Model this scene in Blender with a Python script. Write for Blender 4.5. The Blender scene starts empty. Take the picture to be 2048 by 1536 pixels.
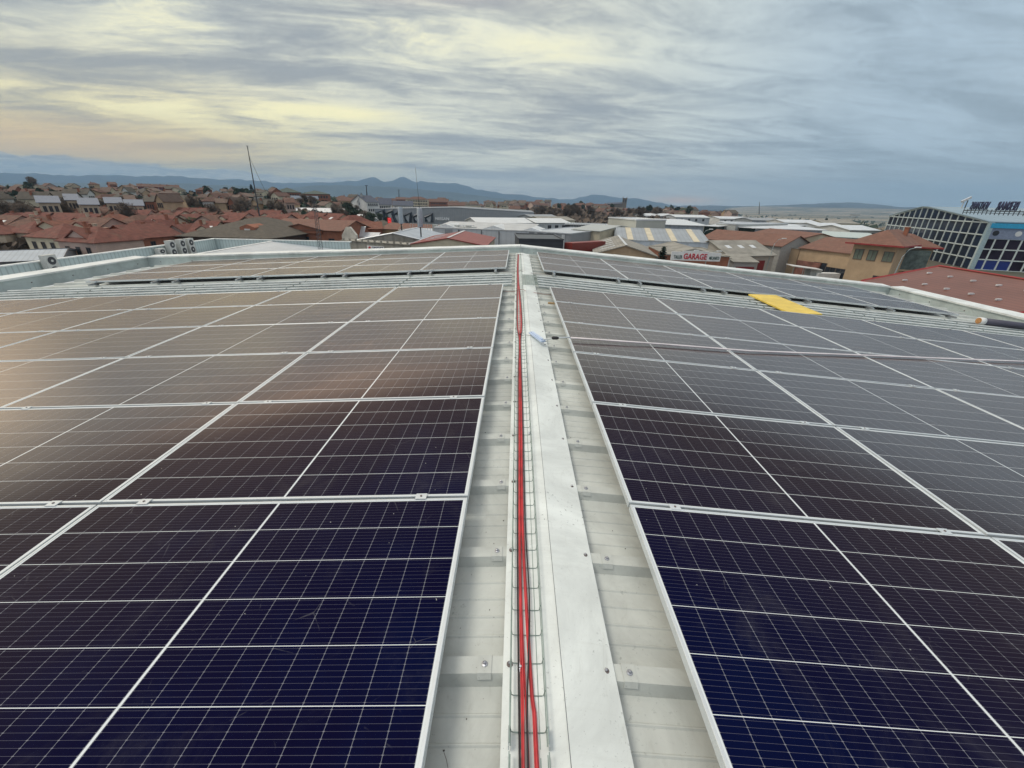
import bpy, math, random
from mathutils import Vector, Matrix
R = math.radians
S = bpy.context.scene
COL = S.collection

# ------------------------------------------------------------------ camera
CAM = Vector((0, 0, 1.3687)); FPX = 827.5
RX = Vector((0.999743, 0.012540, 0.020470)); FW = Vector((-0.003142, 0.913336, -0.407194))
RX.normalize(); FW.normalize(); UP = RX.cross(FW).normalized(); RX = FW.cross(UP).normalized()
cam = bpy.data.cameras.new('camera'); camo = bpy.data.objects.new('camera', cam); COL.objects.link(camo)
cam.sensor_fit = 'HORIZONTAL'; cam.sensor_width = 36; cam.lens = FPX / 2048 * 36
cam.clip_start = 0.02; cam.clip_end = 60000
camo.matrix_world = Matrix(((RX.x, UP.x, -FW.x, CAM.x), (RX.y, UP.y, -FW.y, CAM.y), (RX.z, UP.z, -FW.z, CAM.z), (0, 0, 0, 1)))
S.camera = camo
S.render.engine = 'CYCLES'
S.view_settings.view_transform = 'Standard'; S.view_settings.look = 'None'
S.view_settings.exposure = 0.0; S.view_settings.gamma = 1; S.view_settings.use_curve_mapping = False

def ray(px, py):
    return FW + RX * ((px - 1024) / FPX) - UP * ((py - 768) / FPX)
def P(px, py, z=None, y=None, d=None):          # photograph pixel -> point of the place at a known height, Y or distance
    v = ray(px, py)
    if z is not None: t = (z - CAM.z) / v.z
    elif y is not None: t = y / v.y
    else: t = d / math.hypot(v.x, v.y)
    return CAM + v * t

# ------------------------------------------------------------------ node helpers
class T:
    def __init__(s, tree): s.t = tree
    def n(s, kind, **kw):
        nd = s.t.nodes.new(kind)
        for k, v in kw.items(): setattr(nd, k, v)
        return nd
    def put(s, sock, v):
        if v is None: return
        if isinstance(v, bpy.types.NodeSocket): s.t.links.new(v, sock)
        else:
            if hasattr(sock.default_value, '__len__') and not hasattr(v, '__len__'): v = [v] * len(sock.default_value)
            if hasattr(sock.default_value, '__len__') and len(v) == 3 and len(sock.default_value) == 4: v = (*v, 1)
            sock.default_value = v
    def m(s, op, a, b=None, c=None, clamp=False):
        nd = s.n('ShaderNodeMath', operation=op, use_clamp=clamp)
        for i, v in enumerate((a, b, c)):
            if v is not None: s.put(nd.inputs[i], v)
        return nd.outputs[0]
    def vm(s, op, a, b=None, out=0):
        nd = s.n('ShaderNodeVectorMath', operation=op)
        s.put(nd.inputs[0], a)
        if b is not None: s.put(nd.inputs[1], b)
        return nd.outputs[out]
    def mix(s, f, a, b, blend='MIX'):
        nd = s.n('ShaderNodeMix', data_type='RGBA', blend_type=blend)
        s.put(nd.inputs[0], f); s.put(nd.inputs[6], a); s.put(nd.inputs[7], b)
        return nd.outputs[2]
    def mr(s, v, a, b, c=0., d=1., smooth=True):
        nd = s.n('ShaderNodeMapRange', interpolation_type='SMOOTHSTEP' if smooth else 'LINEAR')
        s.put(nd.inputs[0], v)
        for i, x in enumerate((a, b, c, d)): s.put(nd.inputs[i + 1], x)
        return nd.outputs[0]
    def noise(s, vec, scale, det=3, rough=.5, dist=0., dim='3D'):
        nd = s.n('ShaderNodeTexNoise', noise_dimensions=dim)
        s.put(nd.inputs['Vector'], vec); s.put(nd.inputs['Scale'], scale); s.put(nd.inputs['Detail'], det)
        s.put(nd.inputs['Roughness'], rough); s.put(nd.inputs['Distortion'], dist)
        return nd.outputs[0]
    def sep(s, v):
        nd = s.n('ShaderNodeSeparateXYZ'); s.put(nd.inputs[0], v); return nd.outputs
    def comb(s, x, y, z):
        nd = s.n('ShaderNodeCombineXYZ')
        for i, v in enumerate((x, y, z)): s.put(nd.inputs[i], v)
        return nd.outputs[0]

# ------------------------------------------------------------------ world: daylight sky behind a broken layer of cloud
SUN_AZ, SUN_EL = -100., 60.                       # sun high behind the cloud, on the left
W = bpy.data.worlds.new('World'); S.world = W; W.use_nodes = True
wt = W.node_tree; wt.nodes.clear(); t = T(wt)
sky = t.n('ShaderNodeTexSky', sky_type='NISHITA', sun_disc=False)
sky.sun_elevation = R(SUN_EL); sky.sun_rotation = R(SUN_AZ)
bg = t.n('ShaderNodeBackground'); t.put(bg.inputs[0], sky.outputs[0]); bg.inputs[1].default_value = .08
g = t.n('ShaderNodeTexCoord').outputs['Generated']
x, y, z = t.sep(g)
zc = t.m('MAXIMUM', z, 0.0)
az = t.m('MULTIPLY', t.m('ARCTAN2', x, y), 57.2958)                  # degrees, right positive
el = t.m('MULTIPLY', t.m('ARCSINE', z), 57.2958)
den = t.m('ADD', zc, .10)
px_ = t.m('DIVIDE', x, den); py_ = t.m('DIVIDE', y, den)
# turn the cloud plane a little so that the streaks lean
cx_ = t.m('ADD', t.m('MULTIPLY', px_, .985), t.m('MULTIPLY', py_, .17))
cy_ = t.m('SUBTRACT', t.m('MULTIPLY', py_, .985), t.m('MULTIPLY', px_, .17))
n1 = t.noise(t.comb(t.m('MULTIPLY', cx_, .5), cy_, 3.7), 1.15, 4, .5, .7)
n2 = t.noise(t.comb(t.m('MULTIPLY', cx_, .40), cy_, 11.2), 3.6, 7, .60, 1.1)
n3 = t.noise(t.comb(t.m('MULTIPLY', cx_, .75), cy_, 21.), 13., 6, .66, 1.0)
c = t.m('ADD', t.m('ADD', t.m('MULTIPLY', n1, .52), t.m('MULTIPLY', n2, .37)), t.m('MULTIPLY', n3, .11))
def blob(a0, e0, ra, re):                        # a soft patch of sky about a direction
    da = t.m('DIVIDE', t.m('SUBTRACT', az, a0), ra); de = t.m('DIVIDE', t.m('SUBTRACT', el, e0), re)
    return t.m('EXPONENT', t.m('MULTIPLY', t.m('ADD', t.m('MULTIPLY', da, da), t.m('MULTIPLY', de, de)), -1.))
def add(*v):
    o = v[0]
    for q in v[1:]: o = t.m('ADD', o, q)
    return o
# thick and thin places of the cloud layer
c = add(c, t.m('MULTIPLY', blob(-36, 12, 16, 7), .035), t.m('MULTIPLY', blob(-41, 9.2, 7, 1.5), -.10), t.m('MULTIPLY', blob(-28, 10.5, 12, 1.4), -.07), t.m('MULTIPLY', blob(-23, 7.4, 6, .7), -.08), t.m('MULTIPLY', blob(-8, 6.4, 9, .8), -.06),
        t.m('MULTIPLY', blob(-34, 14.5, 8, 2.2), .09), t.m('MULTIPLY', blob(-15, 16, 7, 2.), .09), t.m('MULTIPLY', blob(-33, 7.2, 11, 1.1), .09), t.m('MULTIPLY', blob(-20, 8.3, 9, .7), .09), t.m('MULTIPLY', blob(3, 15.5, 10, 1.6), .07),
        t.m('MULTIPLY', blob(12, 10.5, 12, 2.), -.05), t.m('MULTIPLY', blob(20, 6.8, 12, .5), .05), t.m('MULTIPLY', blob(38, 5.5, 10, .5), .05))
tone = t.mr(c, .385, .61)
warm = t.m('MULTIPLY', t.mr(az, -4., -40.), t.mr(el, 15., 2.), clamp=True)
blue = t.m('MULTIPLY', t.mr(az, 0., 40.), t.mr(el, 60., 20., .35, 1.), clamp=True)
dark = t.mix(blue, (.41, .44, .455), (.36, .45, .52))
dark = t.mix(warm, dark, (.47, .44, .36))
light = t.mix(blue, (.92, .93, .78), (.54, .67, .77))
light = t.mix(warm, light, (1.12, .92, .42))
colr = t.mix(tone, dark, light)
# brighter, creamier gaps near the hidden sun, upper left
glow = t.m('MULTIPLY', add(blob(-34, 14.5, 9, 3), blob(-33, 7.2, 13, 1.3), blob(-21, 8.3, 8, .7), t.m('MULTIPLY', blob(-15, 16, 8, 3), .8), t.m('MULTIPLY', blob(2, 15, 9, 2), .5)), t.mr(c, .47, .66), clamp=True)
colr = t.mix(t.m('MULTIPLY', glow, .85), colr, (1.35, 1.24, .70))
orange = t.m('MULTIPLY', t.mr(az, -20., -46.), t.m('MULTIPLY', t.mr(el, 1.8, 3.), t.mr(el, 6.8, 3.4)))
colr = t.mix(t.m('MULTIPLY', orange, .75), colr, (1.22, .80, .32))
lowmid = t.m('MULTIPLY', t.mr(az, -22., -4.), t.mr(el, 5., 1.))
colr = t.mix(t.m('MULTIPLY', lowmid, .55), colr, t.mix(t.mr(az, 18., 46.), (.74, .75, .72), (.50, .60, .66)))
wav = t.m('SUBTRACT', t.noise(t.comb(t.m('MULTIPLY', az, .11), t.m('MULTIPLY', el, .35), 2.), 2.2, 5, .62, .6), .5)
edge = t.m('ADD', t.mr(az, -48., 6., 2.75, 1.0, False), t.m('MULTIPLY', wav, 1.9))
bank = t.m('MULTIPLY', t.mr(t.m('SUBTRACT', edge, el), -.05, .28), t.mr(az, 10., -4.))
puff = t.noise(t.comb(t.m('MULTIPLY', az, .28), t.m('MULTIPLY', el, 2.0), 5.), 1.7, 6, .64, 1.4)
bankc = t.mix(t.mr(puff, .40, .58), (.36, .42, .46), (.74, .73, .68))
colr = t.mix(t.m('MULTIPLY', bank, .88), colr, bankc)
colr = t.mix(t.m('MULTIPLY', blob(19.8, 0.35, 3.4, .38), .85), colr, (1.0, .66, .46))
# thicker, brighter cloud overhead (outside the picture) gives most of the light
over = t.mr(el, 22., 46.)
colr = t.mix(over, colr, t.mix(t.mr(el, 50., 75.), t.mix(t.mr(az, -10., -45.), t.mix(tone, (.55, .50, .46), (.92, .85, .78)), t.mix(tone, (.72, .58, .44), (1.25, 1.0, .70))), (1.15, 1.2, 1.25)))
colr = t.mix(t.m('MULTIPLY', blob(-30, 20, 19, 6.), t.mr(el, 17.2, 22., .0, .95)), colr, (3.3, 2.3, 1.6))  # unseen warm glow added above the frame, upper left, for the module reflections
colr = t.mix(t.m('MULTIPLY', t.m('MULTIPLY', blob(-60, 10, 16, 7.), t.mr(az, -46.5, -60.)), .95), colr, (2.5, 2.05, 1.40))   # unseen warm glow added past the left edge to brighten the far-left modules
colr = t.mix(t.m('MULTIPLY', t.mr(t.m('ABSOLUTE', az), 72., 125.), t.mr(el, -2., 6.)), colr, (.64, .67, .72))   # fill tone added to the unseen sky behind the camera, lights facing walls
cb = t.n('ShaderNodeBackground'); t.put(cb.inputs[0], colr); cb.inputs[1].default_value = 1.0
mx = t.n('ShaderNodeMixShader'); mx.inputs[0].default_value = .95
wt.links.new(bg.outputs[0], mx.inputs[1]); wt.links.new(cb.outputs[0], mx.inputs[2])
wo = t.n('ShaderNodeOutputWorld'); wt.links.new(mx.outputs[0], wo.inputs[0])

sl = bpy.data.lights.new('sun', 'SUN'); sl.energy = 1.5; sl.angle = R(20); sl.color = (1, .94, .84)
so = bpy.data.objects.new('sun', sl); COL.objects.link(so)
sd = Vector((math.sin(R(SUN_AZ)) * math.cos(R(SUN_EL)), math.cos(R(SUN_AZ)) * math.cos(R(SUN_EL)), math.sin(R(SUN_EL))))
so.rotation_euler = sd.to_track_quat('Z', 'Y').to_euler()

# ------------------------------------------------------------------ materials
MATS = {}
def mat(name, col, rough=.6, metal=0., var=.12, vs=3., bump=0., bs=30., spec=.5, dirt=0., stripes=None):
    """plain procedural surface: base colour with uneven tone, optional dirt blotches, bump and ribs (axis, pitch, depth)"""
    if name in MATS: return MATS[name]
    m = bpy.data.materials.new(name); m.use_nodes = True; nt = m.node_tree; t = T(nt)
    b = nt.nodes['Principled BSDF']; o = t.n('ShaderNodeTexCoord').outputs['Object']
    nz = t.noise(o, vs, 5, .6)
    k = t.mr(nz, .3, .7, 1 - var, 1 + var)
    cc = t.vm('MULTIPLY', (col[0], col[1], col[2]), t.comb(k, k, k))
    if dirt:
        d = t.mr(t.noise(o, vs * .37, 8, .7, 1.), .5, .75)
        cc = t.mix(t.m('MULTIPLY', d, dirt), cc, tuple(v * .35 for v in col))
    if stripes:
        ax, pitch, dep = stripes
        s_ = t.sep(o)[ax]
        fr = t.m('ABSOLUTE', t.m('SUBTRACT', t.m('FRACT', t.m('DIVIDE', s_, pitch)), .5))
        st = t.mr(fr, .32, .44)
        cc = t.mix(t.m('MULTIPLY', st, dep), cc, tuple(v * .35 for v in col))
    t.put(b.inputs['Base Color'], cc)
    b.inputs['Roughness'].default_value = rough; b.inputs['Metallic'].default_value = metal
    b.inputs['Specular IOR Level'].default_value = spec
    if bump:
        bn = t.n('ShaderNodeBump'); bn.inputs['Strength'].default_value = bump; bn.inputs['Distance'].default_value = .01
        t.put(bn.inputs['Height'], t.noise(o, bs, 4, .6)); nt.links.new(bn.outputs[0], b.inputs['Normal'])
    MATS[name] = m
    return m
def tile_mat(name, col, var=.3):
    if name in MATS: return MATS[name]
    m = bpy.data.materials.new(name); m.use_nodes = True; nt = m.node_tree; t = T(nt)
    b = nt.nodes['Principled BSDF']; o = t.n('ShaderNodeTexCoord').outputs['Object']
    xs, ys, zs = t.sep(o)
    k = t.mr(t.noise(o, 1.1, 6, .65), .3, .7, 1 - var, 1 + var)
    k2 = t.mr(t.noise(o, 9., 3, .7), .3, .7, .82, 1.18)
    kk = t.m('MULTIPLY', k, k2)
    cc = t.vm('MULTIPLY', tuple(col), t.comb(kk, kk, kk))
    cc = t.mix(t.m('MULTIPLY', t.mr(t.noise(o, .5, 7, .7, .8), .52, .72), .45), cc, (.16, .13, .09))
    row = t.mr(t.m('ABSOLUTE', t.m('SUBTRACT', t.m('FRACT', t.m('MULTIPLY', zs, 5.)), .5)), .30, .5)
    cc = t.mix(t.m('MULTIPLY', row, .35), cc, tuple(v * .4 for v in col))
    t.put(b.inputs['Base Color'], cc); b.inputs['Roughness'].default_value = .85
    MATS[name] = m
    return m
def cell_material():
    m = bpy.data.materials.new('solar_cells'); m.use_nodes = True; nt = m.node_tree; t = T(nt)
    b = nt.nodes['Principled BSDF']; o = t.n('ShaderNodeTexCoord').outputs['Object']
    x, y, z = t.sep(o); ax = t.m('ABSOLUTE', x); ay = t.m('ABSOLUTE', y)
    def line(v, pitch, half):                    # 1 on lines at multiples of the pitch
        q = t.m('DIVIDE', v, pitch)
        d = t.m('MULTIPLY', t.m('ABSOLUTE', t.m('SUBTRACT', q, t.m('ROUND', q))), pitch)
        return t.m('LESS_THAN', d, half)
    rowl = line(y, .184, .0013)
    xx = t.m('SUBTRACT', ax, .006)
    coll = line(xx, .0926, .0010)
    mid = t.m('LESS_THAN', ax, .0045)
    rim = t.m('MAXIMUM', t.m('GREATER_THAN', ax, .9325), t.m('GREATER_THAN', ay, .5525))
    bus = line(t.m('ADD', y, .0092), .0184, .00042)
    inrow = t.m('ABSOLUTE', t.m('SUBTRACT', t.m('FRACT', t.m('DIVIDE', xx, .0926)), .5))
    pad = t.m('MULTIPLY', line(t.m('ADD', y, .0092), .0184, .0011), t.m('GREATER_THAN', inrow, .46))
    oi = t.n('ShaderNodeObjectInfo').outputs['Random']
    cellid = t.comb(t.m('FLOOR', t.m('DIVIDE', x, .0926)), t.m('FLOOR', t.m('DIVIDE', y, .184)), t.m('MULTIPLY', oi, 37.))
    wn = t.n('ShaderNodeTexWhiteNoise'); t.put(wn.inputs[0], cellid)
    base = t.mix(t.m('ADD', t.m('MULTIPLY', wn.outputs[0], .25), t.m('MULTIPLY', oi, .6)), (.0010, .0024, .026), (.0026, .0020, .018))
    patch = t.mr(t.noise(t.vm('ADD', o, t.comb(t.m('MULTIPLY', oi, 91.), t.m('MULTIPLY', oi, 17.), 0.)), 1.1, 4, .6, .8), .42, .68)
    base = t.mix(t.m('MULTIPLY', patch, .75), base, (.0010, .0045, .034))
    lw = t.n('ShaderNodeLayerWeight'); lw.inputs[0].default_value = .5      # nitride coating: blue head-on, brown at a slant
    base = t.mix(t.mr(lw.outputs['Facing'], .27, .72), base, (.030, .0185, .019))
    base = t.mix(t.m('MULTIPLY', bus, .32), base, (.30, .30, .36))
    base = t.mix(t.m('MULTIPLY', pad, .3), base, (.45, .45, .47))
    base = t.mix(t.m('MULTIPLY', coll, .42), base, (.40, .42, .46))
    white = t.m('MAXIMUM', t.m('MAXIMUM', mid, rim), rowl)
    base = t.mix(white, base, (.72, .76, .76))
    dust = t.mr(t.noise(t.vm('ADD', o, t.comb(t.m('MULTIPLY', oi, 50.), 0., 0.)), 2.3, 7, .7, 1.2), .50, .8, 0., .04)
    base = t.mix(dust, base, (.5, .48, .45))
    wm = t.n('ShaderNodeTexVoronoi', feature='DISTANCE_TO_EDGE'); t.put(wm.inputs['Vector'], t.vm('ADD', o, t.comb(t.m('MULTIPLY', oi, 71.), 0., 0.))); wm.inputs['Scale'].default_value = 5.5
    ring = t.m('MULTIPLY', t.mr(wm.outputs[0], .012, .0), t.mr(t.noise(o, 3.1, 5, .7), .56, .66))
    base = t.mix(t.m('MULTIPLY', ring, .10), base, (.55, .55, .55))
    drop = t.m('MULTIPLY', t.mr(t.noise(t.vm('ADD', o, t.comb(t.m('MULTIPLY', oi, 23.), 0., 0.)), 42., 2, .5), .765, .79), 1.)
    base = t.mix(t.m('MULTIPLY', drop, .6), base, (.6, .6, .56))
    t.put(b.inputs['Base Color'], base)
    t.put(b.inputs['Roughness'], t.m('ADD', .15, t.m('MULTIPLY', dust, 2.2)))
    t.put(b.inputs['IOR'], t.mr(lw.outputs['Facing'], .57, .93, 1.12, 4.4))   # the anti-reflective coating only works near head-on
    b.inputs['Specular Tint'].default_value = (1., .83, .73, 1)
    # glass is never quite flat: each module mirrors a slightly different piece of sky
    bn = t.n('ShaderNodeBump'); bn.inputs['Strength'].default_value = .35; bn.inputs['Distance'].default_value = .012
    t.put(bn.inputs['Height'], t.noise(t.vm('ADD', o, t.comb(0., t.m('MULTIPLY', oi, 31.), 0.)), 1.6, 2, .4)); nt.links.new(bn.outputs[0], b.inputs['Normal'])
    return m
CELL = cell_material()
def roof_material(name, col, spots=.5):
    """pale coated sheet with dust, mould speckle and faint streaks"""
    m = bpy.data.materials.new(name); m.use_nodes = True; nt = m.node_tree; t = T(nt)
    b = nt.nodes['Principled BSDF']; o = t.n('ShaderNodeTexCoord').outputs['Object']
    k = t.mr(t.noise(o, 1.7, 8, .68, .6), .3, .7, .76, 1.08)
    cc = t.vm('MULTIPLY', tuple(col), t.comb(k, k, k))
    st = t.mr(t.noise(t.vm('MULTIPLY', o, (2., 22., 2.)), 1.5, 6, .7), .52, .78)
    cc = t.mix(t.m('MULTIPLY', st, .16), cc, (.42, .42, .36))
    cl = t.mr(t.noise(o, 3.2, 6, .7), .48, .66)
    sp = t.mr(t.noise(o, 58., 4, .62), .60, .69)
    scuff = t.mr(t.noise(t.vm('MULTIPLY', o, (9., 3., 5.)), 1.3, 7, .72, 1.4), .56, .70)
    cc = t.mix(t.m('MULTIPLY', scuff, .22), cc, (.33, .33, .28))
    cc = t.mix(t.m('MULTIPLY', t.m('MULTIPLY', sp, cl), spots), cc, (.27, .29, .27))
    pin = t.mr(t.noise(o, 150., 2, .5), .73, .76)
    cc = t.mix(t.m('MULTIPLY', pin, .6), cc, (.12, .10, .08))
    lap = t.m('ABSOLUTE', t.m('SUBTRACT', t.m('FRACT', t.m('DIVIDE', t.sep(o)[1], 2.)), .5))
    t.put(b.inputs['Base Color'], cc); b.inputs['Roughness'].default_value = .42
    b.inputs['Specular IOR Level'].default_value = .45
    return m
SHEET = roof_material('coated_roof_sheet', (.58, .605, .56), .6)
CAPM = roof_material('coated_ridge_cap', (.80, .84, .80), .9)
ALU = mat('anodised_aluminium', (.68, .72, .73), .4, .35, .05, 6)
ALUD = mat('brushed_aluminium', (.55, .58, .60), .35, .8, .08, 8)
GALV = mat('galvanised_steel', (.40, .45, .45), .45, .5, .35, 9)
WIRE = mat('galvanised_wire', (.30, .37, .33), .4, .6, .2, 20)
STEEL = mat('bolt_steel', (.42, .43, .46), .35, .85, .1, 40)
RUBBER = mat('washer_rubber', (.16, .13, .12), .7)
BLACK = mat('black_plastic', (.02, .02, .022), .45)
REDC = mat('red_cable_sheath', (.54, .045, .05), .48, 0, .3, 9, dirt=.25)
BLKC = mat('black_cable_sheath', (.022, .02, .022), .42)
WHITEP = mat('white_paint', (.78, .79, .77), .5, 0, .06, 2, dirt=.12)
GLASS = mat('window_glass', (.03, .035, .045), .12, 0, .3, .6)

# ------------------------------------------------------------------ mesh helpers
class MB:
    def __init__(s): s.v = []; s.f = []; s.mi = []
    def add(s, vs, fs, mi=0):
        b = len(s.v); s.v += [tuple(v) for v in vs]; s.f += [tuple(b + i for i in f) for f in fs]; s.mi += [mi] * len(fs); return s
    def box(s, c, d, mi=0, M=None, taper=1.):
        hx, hy, hz = d[0] / 2, d[1] / 2, d[2] / 2
        vs = [Vector((sx * hx * (taper if sz > 0 else 1), sy * hy * (taper if sz > 0 else 1), sz * hz)) for sz in (-1, 1) for sy in (-1, 1) for sx in (-1, 1)]
        if M is not None: vs = [M @ v for v in vs]
        vs = [v + Vector(c) for v in vs]
        return s.add(vs, [(0, 2, 3, 1), (4, 5, 7, 6), (0, 1, 5, 4), (2, 6, 7, 3), (0, 4, 6, 2), (1, 3, 7, 5)], mi)
    def prism(s, pts, a, b, mi=0):               # polygon pts (3D) swept by vector from a to b offsets
        n = len(pts); A = [Vector(p) + Vector(a) for p in pts]; B = [Vector(p) + Vector(b) for p in pts]
        fs = [tuple(range(n))[::-1], tuple(range(n, 2 * n))] + [(i, (i + 1) % n, n + (i + 1) % n, n + i) for i in range(n)]
        return s.add(A + B, fs, mi)
    def tube(s, pts, r, n=6, mi=0, caps=True):
        pts = [Vector(p) for p in pts]; rings = []; rr = r if hasattr(r, '__len__') else [r] * len(pts)
        for i, p in enumerate(pts):
            d = (pts[min(i + 1, len(pts) - 1)] - pts[max(i - 1, 0)]).normalized()
            a = d.cross(Vector((0, 0, 1)) if abs(d.z) < .95 else Vector((1, 0, 0))).normalized(); c = d.cross(a)
            rings.append([p + (a * math.cos(2 * math.pi * k / n) + c * math.sin(2 * math.pi * k / n)) * rr[i] for k in range(n)])
        fs = []
        for i in range(len(pts) - 1):
            for k in range(n): fs.append((i * n + k, i * n + (k + 1) % n, (i + 1) * n + (k + 1) % n, (i + 1) * n + k))
        if caps: fs += [tuple(range(n))[::-1], tuple((len(pts) - 1) * n + k for k in range(n))]
        return s.add([v for r_ in rings for v in r_], fs, mi)
    def build(s, name, mats, parent=None, loc=None, smooth=False):
        me = bpy.data.meshes.new(name); me.from_pydata(s.v, [], s.f)
        for m in (mats if isinstance(mats, (list, tuple)) else [mats]): me.materials.append(m)
        if any(s.mi):
            me.polygons.foreach_set('material_index', s.mi)
        if smooth: me.polygons.foreach_set('use_smooth', [True] * len(me.polygons))
        me.validate(); me.update()
        o = bpy.data.objects.new(name, me); COL.objects.link(o)
        if parent: o.parent = parent
        if loc is not None: o.location = loc
        return o
def tag(o, label=None, cat=None, group=None, kind=None):
    if label: o['label'] = label
    if cat: o['category'] = cat
    if group: o['group'] = group
    if kind: o['kind'] = kind
    return o
def thing(name, label, cat, loc=(0, 0, 0), rz=0., group=None, rot=None):
    o = bpy.data.objects.new(name, None); COL.objects.link(o); o.location = loc
    o.rotation_euler = rot if rot else (0, 0, rz); o.empty_display_size = .1
    return tag(o, label, cat, group)
def copy_thing(r, loc, rot=None, label=None, scale=None, rz=None):
    n = r.copy(); COL.objects.link(n); n.location = loc
    if rot is not None: n.rotation_euler = rot
    if rz is not None: n.rotation_euler = (0, 0, rz)
    if scale: n.scale = (scale,) * 3 if not hasattr(scale, '__len__') else scale
    if label: n['label'] = label
    for ch in list(r.children):
        c = ch.copy(); COL.objects.link(c); c.parent = n
        for gch in ch.children:
            d = gch.copy(); COL.objects.link(d); d.parent = c
    return n
ORD = ['first', 'second', 'third', 'fourth', 'fifth', 'sixth', 'seventh', 'eighth', 'ninth', 'tenth', 'eleventh', 'twelfth', 'thirteenth', 'fourteenth', 'fifteenth', 'sixteenth', 'seventeenth', 'eighteenth', 'nineteenth', 'twentieth',
       'twenty-first', 'twenty-second', 'twenty-third', 'twenty-fourth', 'twenty-fifth', 'twenty-sixth', 'twenty-seventh', 'twenty-eighth', 'twenty-ninth', 'thirtieth']
def text_obj(name, s, size, M, mt, parent=None, ext=.02, font_space=1., bold=0., sx=1., fit=None):
    cu = bpy.data.curves.new(name, 'FONT'); cu.body = s; cu.size = size; cu.extrude = ext; cu.align_x = 'CENTER'; cu.align_y = 'CENTER'
    cu.offset = bold; cu.space_character = font_space; cu.resolution_u = 3
    o = bpy.data.objects.new(name, cu); COL.objects.link(o)
    bpy.context.view_layer.update()
    me = bpy.data.meshes.new_from_object(o.evaluated_get(bpy.context.evaluated_depsgraph_get()))
    bpy.data.objects.remove(o); bpy.data.curves.remove(cu)
    me.materials.clear(); me.materials.append(mt); me.name = name
    if fit:
        xs = [v.co.x for v in me.vertices]; ys = [v.co.y for v in me.vertices]; cx = (min(xs) + max(xs)) / 2; cy = (min(ys) + max(ys)) / 2
        fx = fit[0] / (max(xs) - min(xs)); fy = fit[1] / (max(ys) - min(ys))
        for v in me.vertices: v.co.x = (v.co.x - cx) * fx; v.co.y = (v.co.y - cy) * fy
        sx = 1.
    o = bpy.data.objects.new(name, me); COL.objects.link(o)
    o.matrix_world = M @ Matrix.Diagonal((sx, 1, 1, 1))
    if parent: o.parent = parent; o.matrix_local = M @ Matrix.Diagonal((sx, 1, 1, 1))
    return o

# ================================================================== THE ROOF WE STAND ON
AL, AR = .05483, .08128                          # roof pitch left and right of the ridge
XL0, ZL0, XR0, ZR0 = -.2165, 0., .6073, -.0348   # ridge-side edges of the two arrays
PC, PR_, Y0 = 1.913, 1.154, 1.672
APX = .185; RIB = .044; DROP = .100              # ridge line, rib height, depth of rib tops under the modules
ROOF_L, ROOF_R, ROOF_N, ROOF_F = -11.05, 11.35, -14., 13.15
def rl(x): return ZL0 - DROP + (x - XL0) * math.tan(AL)          # rib-top surface, left slope
def rr(x): return ZR0 - DROP - (x - XR0) * math.tan(AR)
def plane(x, off=0.):                            # height of module plane (+off) at x
    return (ZL0 + (x - XL0) * math.tan(AL) if x < APX else ZR0 - (x - XR0) * math.tan(AR)) + off
RIB0 = .905
house = thing('industrial_roof', 'wide low-pitched white ribbed metal roof carrying the solar panels', 'industrial building')
def roof_slope(x0, x1, zf, name):
    m = MB(); prof = []                          # profile in (y, z below rib top)
    y = RIB0 - .5 * math.ceil((RIB0 - ROOF_N) / .5)
    while y < ROOF_F + .2:
        prof += [(y - .046, -RIB), (y - .029, 0), (y + .029, 0), (y + .046, -RIB)]
        for k in range(4):
            c_ = y + .052 + (.396) * (k + 1) / 5
            prof += [(c_ - .007, -RIB), (c_ - .002, -RIB + .0045), (c_ + .002, -RIB + .0045), (c_ + .007, -RIB)]
        y += .5
    n = len(prof)
    for xx in (x0, x1):
        m.v += [(xx, p_[0], zf(xx) + p_[1]) for p_ in prof]
    m.f += [(i, i + 1, n + i + 1, n + i) for i in range(n - 1)]; m.mi += [0] * (n - 1)
    # sheet laps: a thin step every two ribs
    return m.build(name, SHEET, house)
roof_slope(ROOF_L, APX, rl, 'roof_slope'); roof_slope(APX, ROOF_R, rr, 'roof_slope')
# walls of the building down to the ground
GZ = -12.5
m = MB()
for xx in (-11.75, 12.05): m.box((xx, (ROOF_N + 13.6) / 2, (GZ - .9) / 2 - .2), (.25, 13.6 - ROOF_N, -GZ - 1.5))
for yy in (ROOF_N - .3, 13.6): m.box((0.15, yy, (GZ - .9) / 2 - .2), (23.5, .25, -GZ - 1.5))
m.build('wall', mat('cladding_pale', (.55, .58, .56), .5, .1, .08, 1, stripes=(0, .25, .3)), house)
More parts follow.
